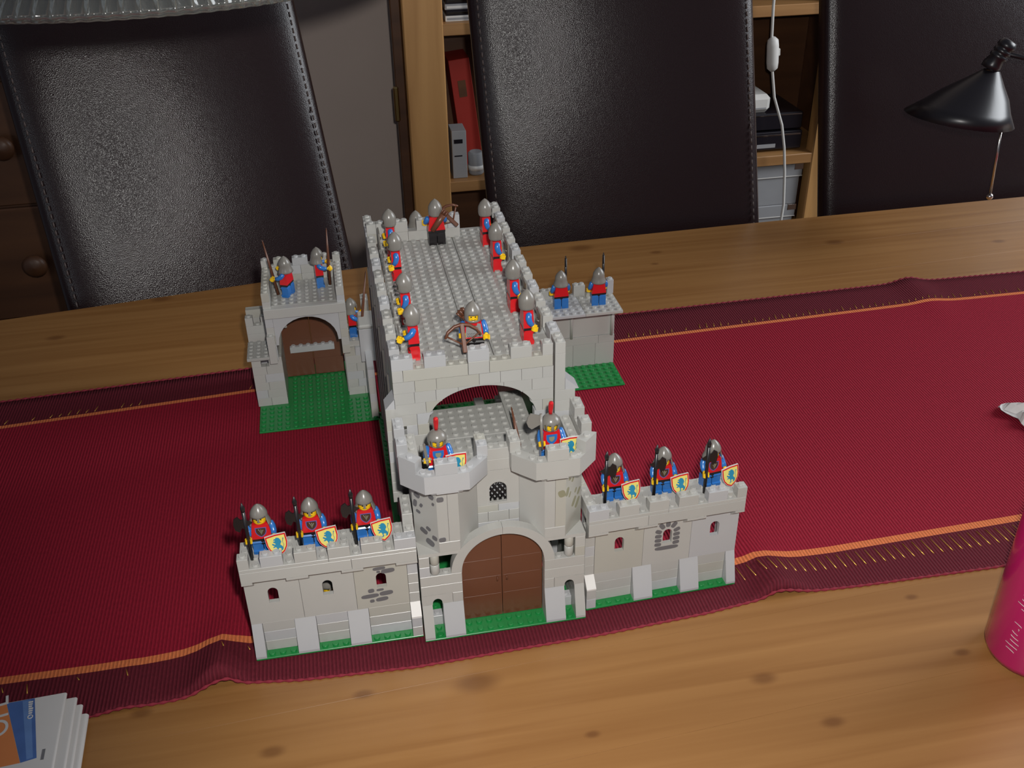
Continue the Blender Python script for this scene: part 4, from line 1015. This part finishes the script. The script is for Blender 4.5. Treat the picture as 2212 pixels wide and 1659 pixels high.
def pole_between(name, label, a, b, mt, group=None, head_=False):
    A = Vector(a); B = Vector(b); d = B-A
    t = thing(name, label, 'toy weapon', a, group=group); t.rotation_euler = d.to_track_quat('Z', 'Y').to_euler(); L = d.length
    MB().tube([(0, 0, 0), (0, 0, L*.5), (0, 0, L*.97)], [.2, .17, .07 if not head_ else .15], 8).obj('shaft', mt, t)
    if head_: MB().prism([(-.2, L*.8), (0, L*.76), (.2, L*.8), (.2, L*.93), (0, L*1.02), (-.2, L*.93)], -.07, .07).obj('spearhead', mt, t)
    else: MB().tube([(0, 0, L*.94), (0, 0, L)], [.075, .03], 6).obj('tip', mt, t)
    return t
def crossbow(label, loc, rot):
    t = thing('toy_crossbow', label, 'toy weapon', loc, rot=rot)
    MB().box(-.2, .2, -.18, .18, -1.7, 1.0, .06).obj('stock', BROWN, t)
    MB().tube([(-1.65, 0, -.25), (-1.35, 0, .3), (-.7, 0, .75), (0, 0, .9), (.7, 0, .75), (1.35, 0, .3), (1.65, 0, -.25)], [.1, .15, .16, .17, .16, .15, .1], 8).obj('bow', BROWN, t)
    for s in (-1, 1): MB().tube([(s*1.5, 0, -.05), (0, 0, -1.0)], .09, 6).obj('string', BROWN, t)
    return t
def sword(label, loc, rot, mt=DG):
    t = thing('toy_sword', label, 'toy weapon', loc, rot=rot)
    MB().prism([(-.14, .2), (0, .2), (.14, .2), (.12, 2.2), (0, 2.5), (-.12, 2.2)], -.05, .05).obj('blade', mt, t)
    MB().box(-.42, .42, -.09, .09, .05, .22, .03).obj('guard', mt, t); MB().tube([(0, 0, .1), (0, 0, -.7)], .13, 8).obj('hilt', mt, t)
    return t
def axe(label, loc, rot):
    t = thing('toy_axe', label, 'toy weapon', loc, rot=rot)
    MB().tube([(0, 0, -.6), (0, 0, 3.0)], .13, 8).obj('handle', DG, t)
    MB().prism([(-.1, 2.0)]+[(-.2-1.2*math.cos(a), 2.5+1.0*math.sin(a)) for a in (-.9, -.5, 0, .5, .9)]+[(-.1, 2.9)], -.07, .07).obj('blade', DG, t)
    return t

# ---- six guards on the front walls
WZ = 11.21
def wall_guard(place, x, y, rz, blade, group, prm=-.25):
    loc = (x, y, WZ)
    knight('red and blue toy knight '+place, loc, rz, 'neck', BLUE, pr=prm, pl=-.2, group=group)
    hr = hand_at(-1, prm, loc, rz)
    halberd('black toy halberd of the knight '+place, (hr.x, hr.y, WZ), blade, rz, group='halberds on the front walls')
    hl = hand_at(1, -.2, loc, rz)
    off = Matrix.Rotation(rz, 3, 'Z') @ Vector((.25, -.42, -.35))
    shield('yellow lion shield of the knight '+place, (hl.x+off.x, hl.y+off.y, hl.z+off.z), rz+.12, tilt=-.12, roll=-.1, group='lion shields on the front walls')
A_ = 'on the stone-patch wall'; B_ = 'on the wall with stone-framed window'
GW = 'guards on the front walls'
wall_guard('at the outer end '+A_, -13.75, 3.3, -.02, -1, GW)
wall_guard('midway '+A_, -9.25, 3.3, -.02, -1, GW)
wall_guard('nearest the gatehouse '+A_, -4.35, 3.35, .0, -1, GW)
wall_guard('nearest the gatehouse '+B_, 19.5, 4.1, .0, 1, GW)
wall_guard('midway '+B_, 24.4, 4.15, .0, 1, GW)
wall_guard('at the outer end '+B_, 29.45, 4.25, .12, 1, GW)
knight('toy knight on the ground behind the middle window of the stone patch wall', (-8.75, 5.3, .01), 0.3, 'neck', BLUE)

# ---- two knights with plumed helmets on the gate towers
for i, (x, y, tw) in enumerate(((2.6, 2.75, 'on the tower with grey printed stones'), (13.0, 3.1, 'on the tower with olive printed stones'))):
    loc = (x, y, 17.61)
    knight('toy knight with red plume and barred visor '+tw, loc, 0, 'visor', BLUE, pr=-.75, pl=-.3, front='blue', hipm=RED, group='plumed knights on the gate towers')
    hr = hand_at(-1, -.75, loc, 0)
    if i == 0: sword('short grey toy sword raised by the plumed knight '+tw, tuple(hr), (.25, -.1, 0))
    else: axe('grey toy battle axe held by the plumed knight '+tw, tuple(hr+Vector((0, 0, .1))), (-.1, 0, .2))
    hl = hand_at(1, -.3, loc, 0)
    shield('yellow toy shield peeping over the parapet '+tw, (hl.x+.35, hl.y-.25, hl.z-.1), .1, roll=.0, group='shields on the gate towers')

# ---- eight guards along the roof deck
GD = 'guards along the keep battlements'; R0_ = DZ+.01
order = ['nearest the towers', 'second from the towers', 'third from the towers', 'farthest from the towers']
for side, X, ys, hd in (('on the keep deck towards the rear gate', 1.75, [10.9, 17.7, 27.7, 34.2], -pi/2), ('on the keep deck towards the rear rampart', 12.6, [11.6, 18.3, 28.0, 34.8], pi/2)):
    for k, y in enumerate(ys):
        loc = (X, y, R0_); s = -1 if hd < 0 else 1
        near = -1 if hd > 0 else 1      # the hand on the camera's side
        p = -.5 if (k == 0 and s < 0) else .15
        knight('red-legged toy knight '+side+', '+order[k], loc, hd, 'chin', RED, pr=.2, pl=.2 if s > 0 else p, front='emblem', group=GD)
        q = Vector((X+s*1.25, y+.35, R0_+1.75))
        shield('plain dark grey shield '+side+', '+order[k], tuple(q), hd, tilt=0.0, plain=True, group='plain shields on the keep deck')
# ---- crossbow men
loc = (7.3, 10.3, R0_)
knight('toy crossbowman in grey mail shirt smiling over the keep front parapet', loc, -.08, 'chin', BLACK, pr=-.6, pl=-.3, front='mail', quiv=True)
hr = hand_at(-1, -.6, loc, -.08); crossbow('brown toy crossbow held over the keep front parapet', (hr.x+.05, hr.y-.1, hr.z+.25), (-.45, 0, .05))
loc = (7.1, 36.0, R0_)
knight('toy crossbowman with brown quiver and black legs facing the keep rear parapet', loc, pi+.05, 'chin', BLACK, pr=-.3, pl=-.3, front='mail', quiv=True, hipm=BLACK)
hr = hand_at(-1, -.3, loc, pi); crossbow('brown toy crossbow held at the keep rear parapet', (hr.x+.25, hr.y-.6, hr.z+.9), (.5, .8, pi))
knight('toy knight half hidden behind the keep rear parapet', (5.2, 40.0, 22.82), pi, 'neck', BLUE)
# ---- rear gate guards with long spears
l1 = (-11.0, 48.9, 14.71); l2 = (-6.9, 50.8, 14.71); l3 = (-3.35, 48.9, 8.02)
knight('toy knight with long spear on the rear gate deck, turned to its outer side', l1, -2.0, 'neck', BLUE, pr=-1.0, pl=-.6)
h1 = hand_at(1, -.6, l1, -2.0); h2 = hand_at(-1, -1.0, l1, -2.0); dv = (h2-h1)
pole_between('toy_spear', 'long brown toy spear leaning outwards on the rear gate deck', (-12.25, 48.7, 14.95), (-13.3, 49.6, 22.2), BROWN)
knight('toy knight with long spear on the rear gate deck, turned towards the keep', l2, pi/2+.1, 'neck', BLUE, pr=-.7, pl=-.7)
pole_between('toy_spear', 'long brown toy spear upright beside the rear gate parapet', (-5.65, 50.2, 14.95), (-5.3, 50.2, 22.8), BROWN)
knight('toy knight with long spear on the low step between rear gate and keep', l3, pi/2, 'neck', BLUE, pr=-.6, pl=-.6)
pole_between('toy_spear', 'long brown toy spear leaning against the keep side', (-2.3, 47.7, 9.2), (-0.95, 49.0, 17.0), BROWN)
# ---- two guards on the rear rampart, backs turned
for (x, y), nm in (((24.2, 46.0), 'beside the keep'), ((29.3, 45.9), 'at the free end')):
    loc = (x, y, 10.41)
    knight('toy knight seen from behind on the rear rampart walkway '+nm, loc, pi, 'neck', BLUE, pr=-.1, pl=.1, group='guards on the rear rampart')
    hr = hand_at(-1, -.1, loc, pi)
    pole_between('toy_spear', 'black toy spear held on the rear rampart '+nm, (hr.x-.15, hr.y+.05, 10.45), (hr.x-.25, hr.y+.1, 17.2), BLACK, head_=True, group='spears on the rear rampart')
# loose brown pole standing on the walkway
pole_between('toy_pole', 'thin brown toy pole standing on the walkway beside the keep arch', (10.6, 5.6, 17.63), (10.3, 8.0, 20.6), BROWN)
for o in list(SC.objects):
    for k in ('_pr', '_pl'):
        if k in o: del o[k]
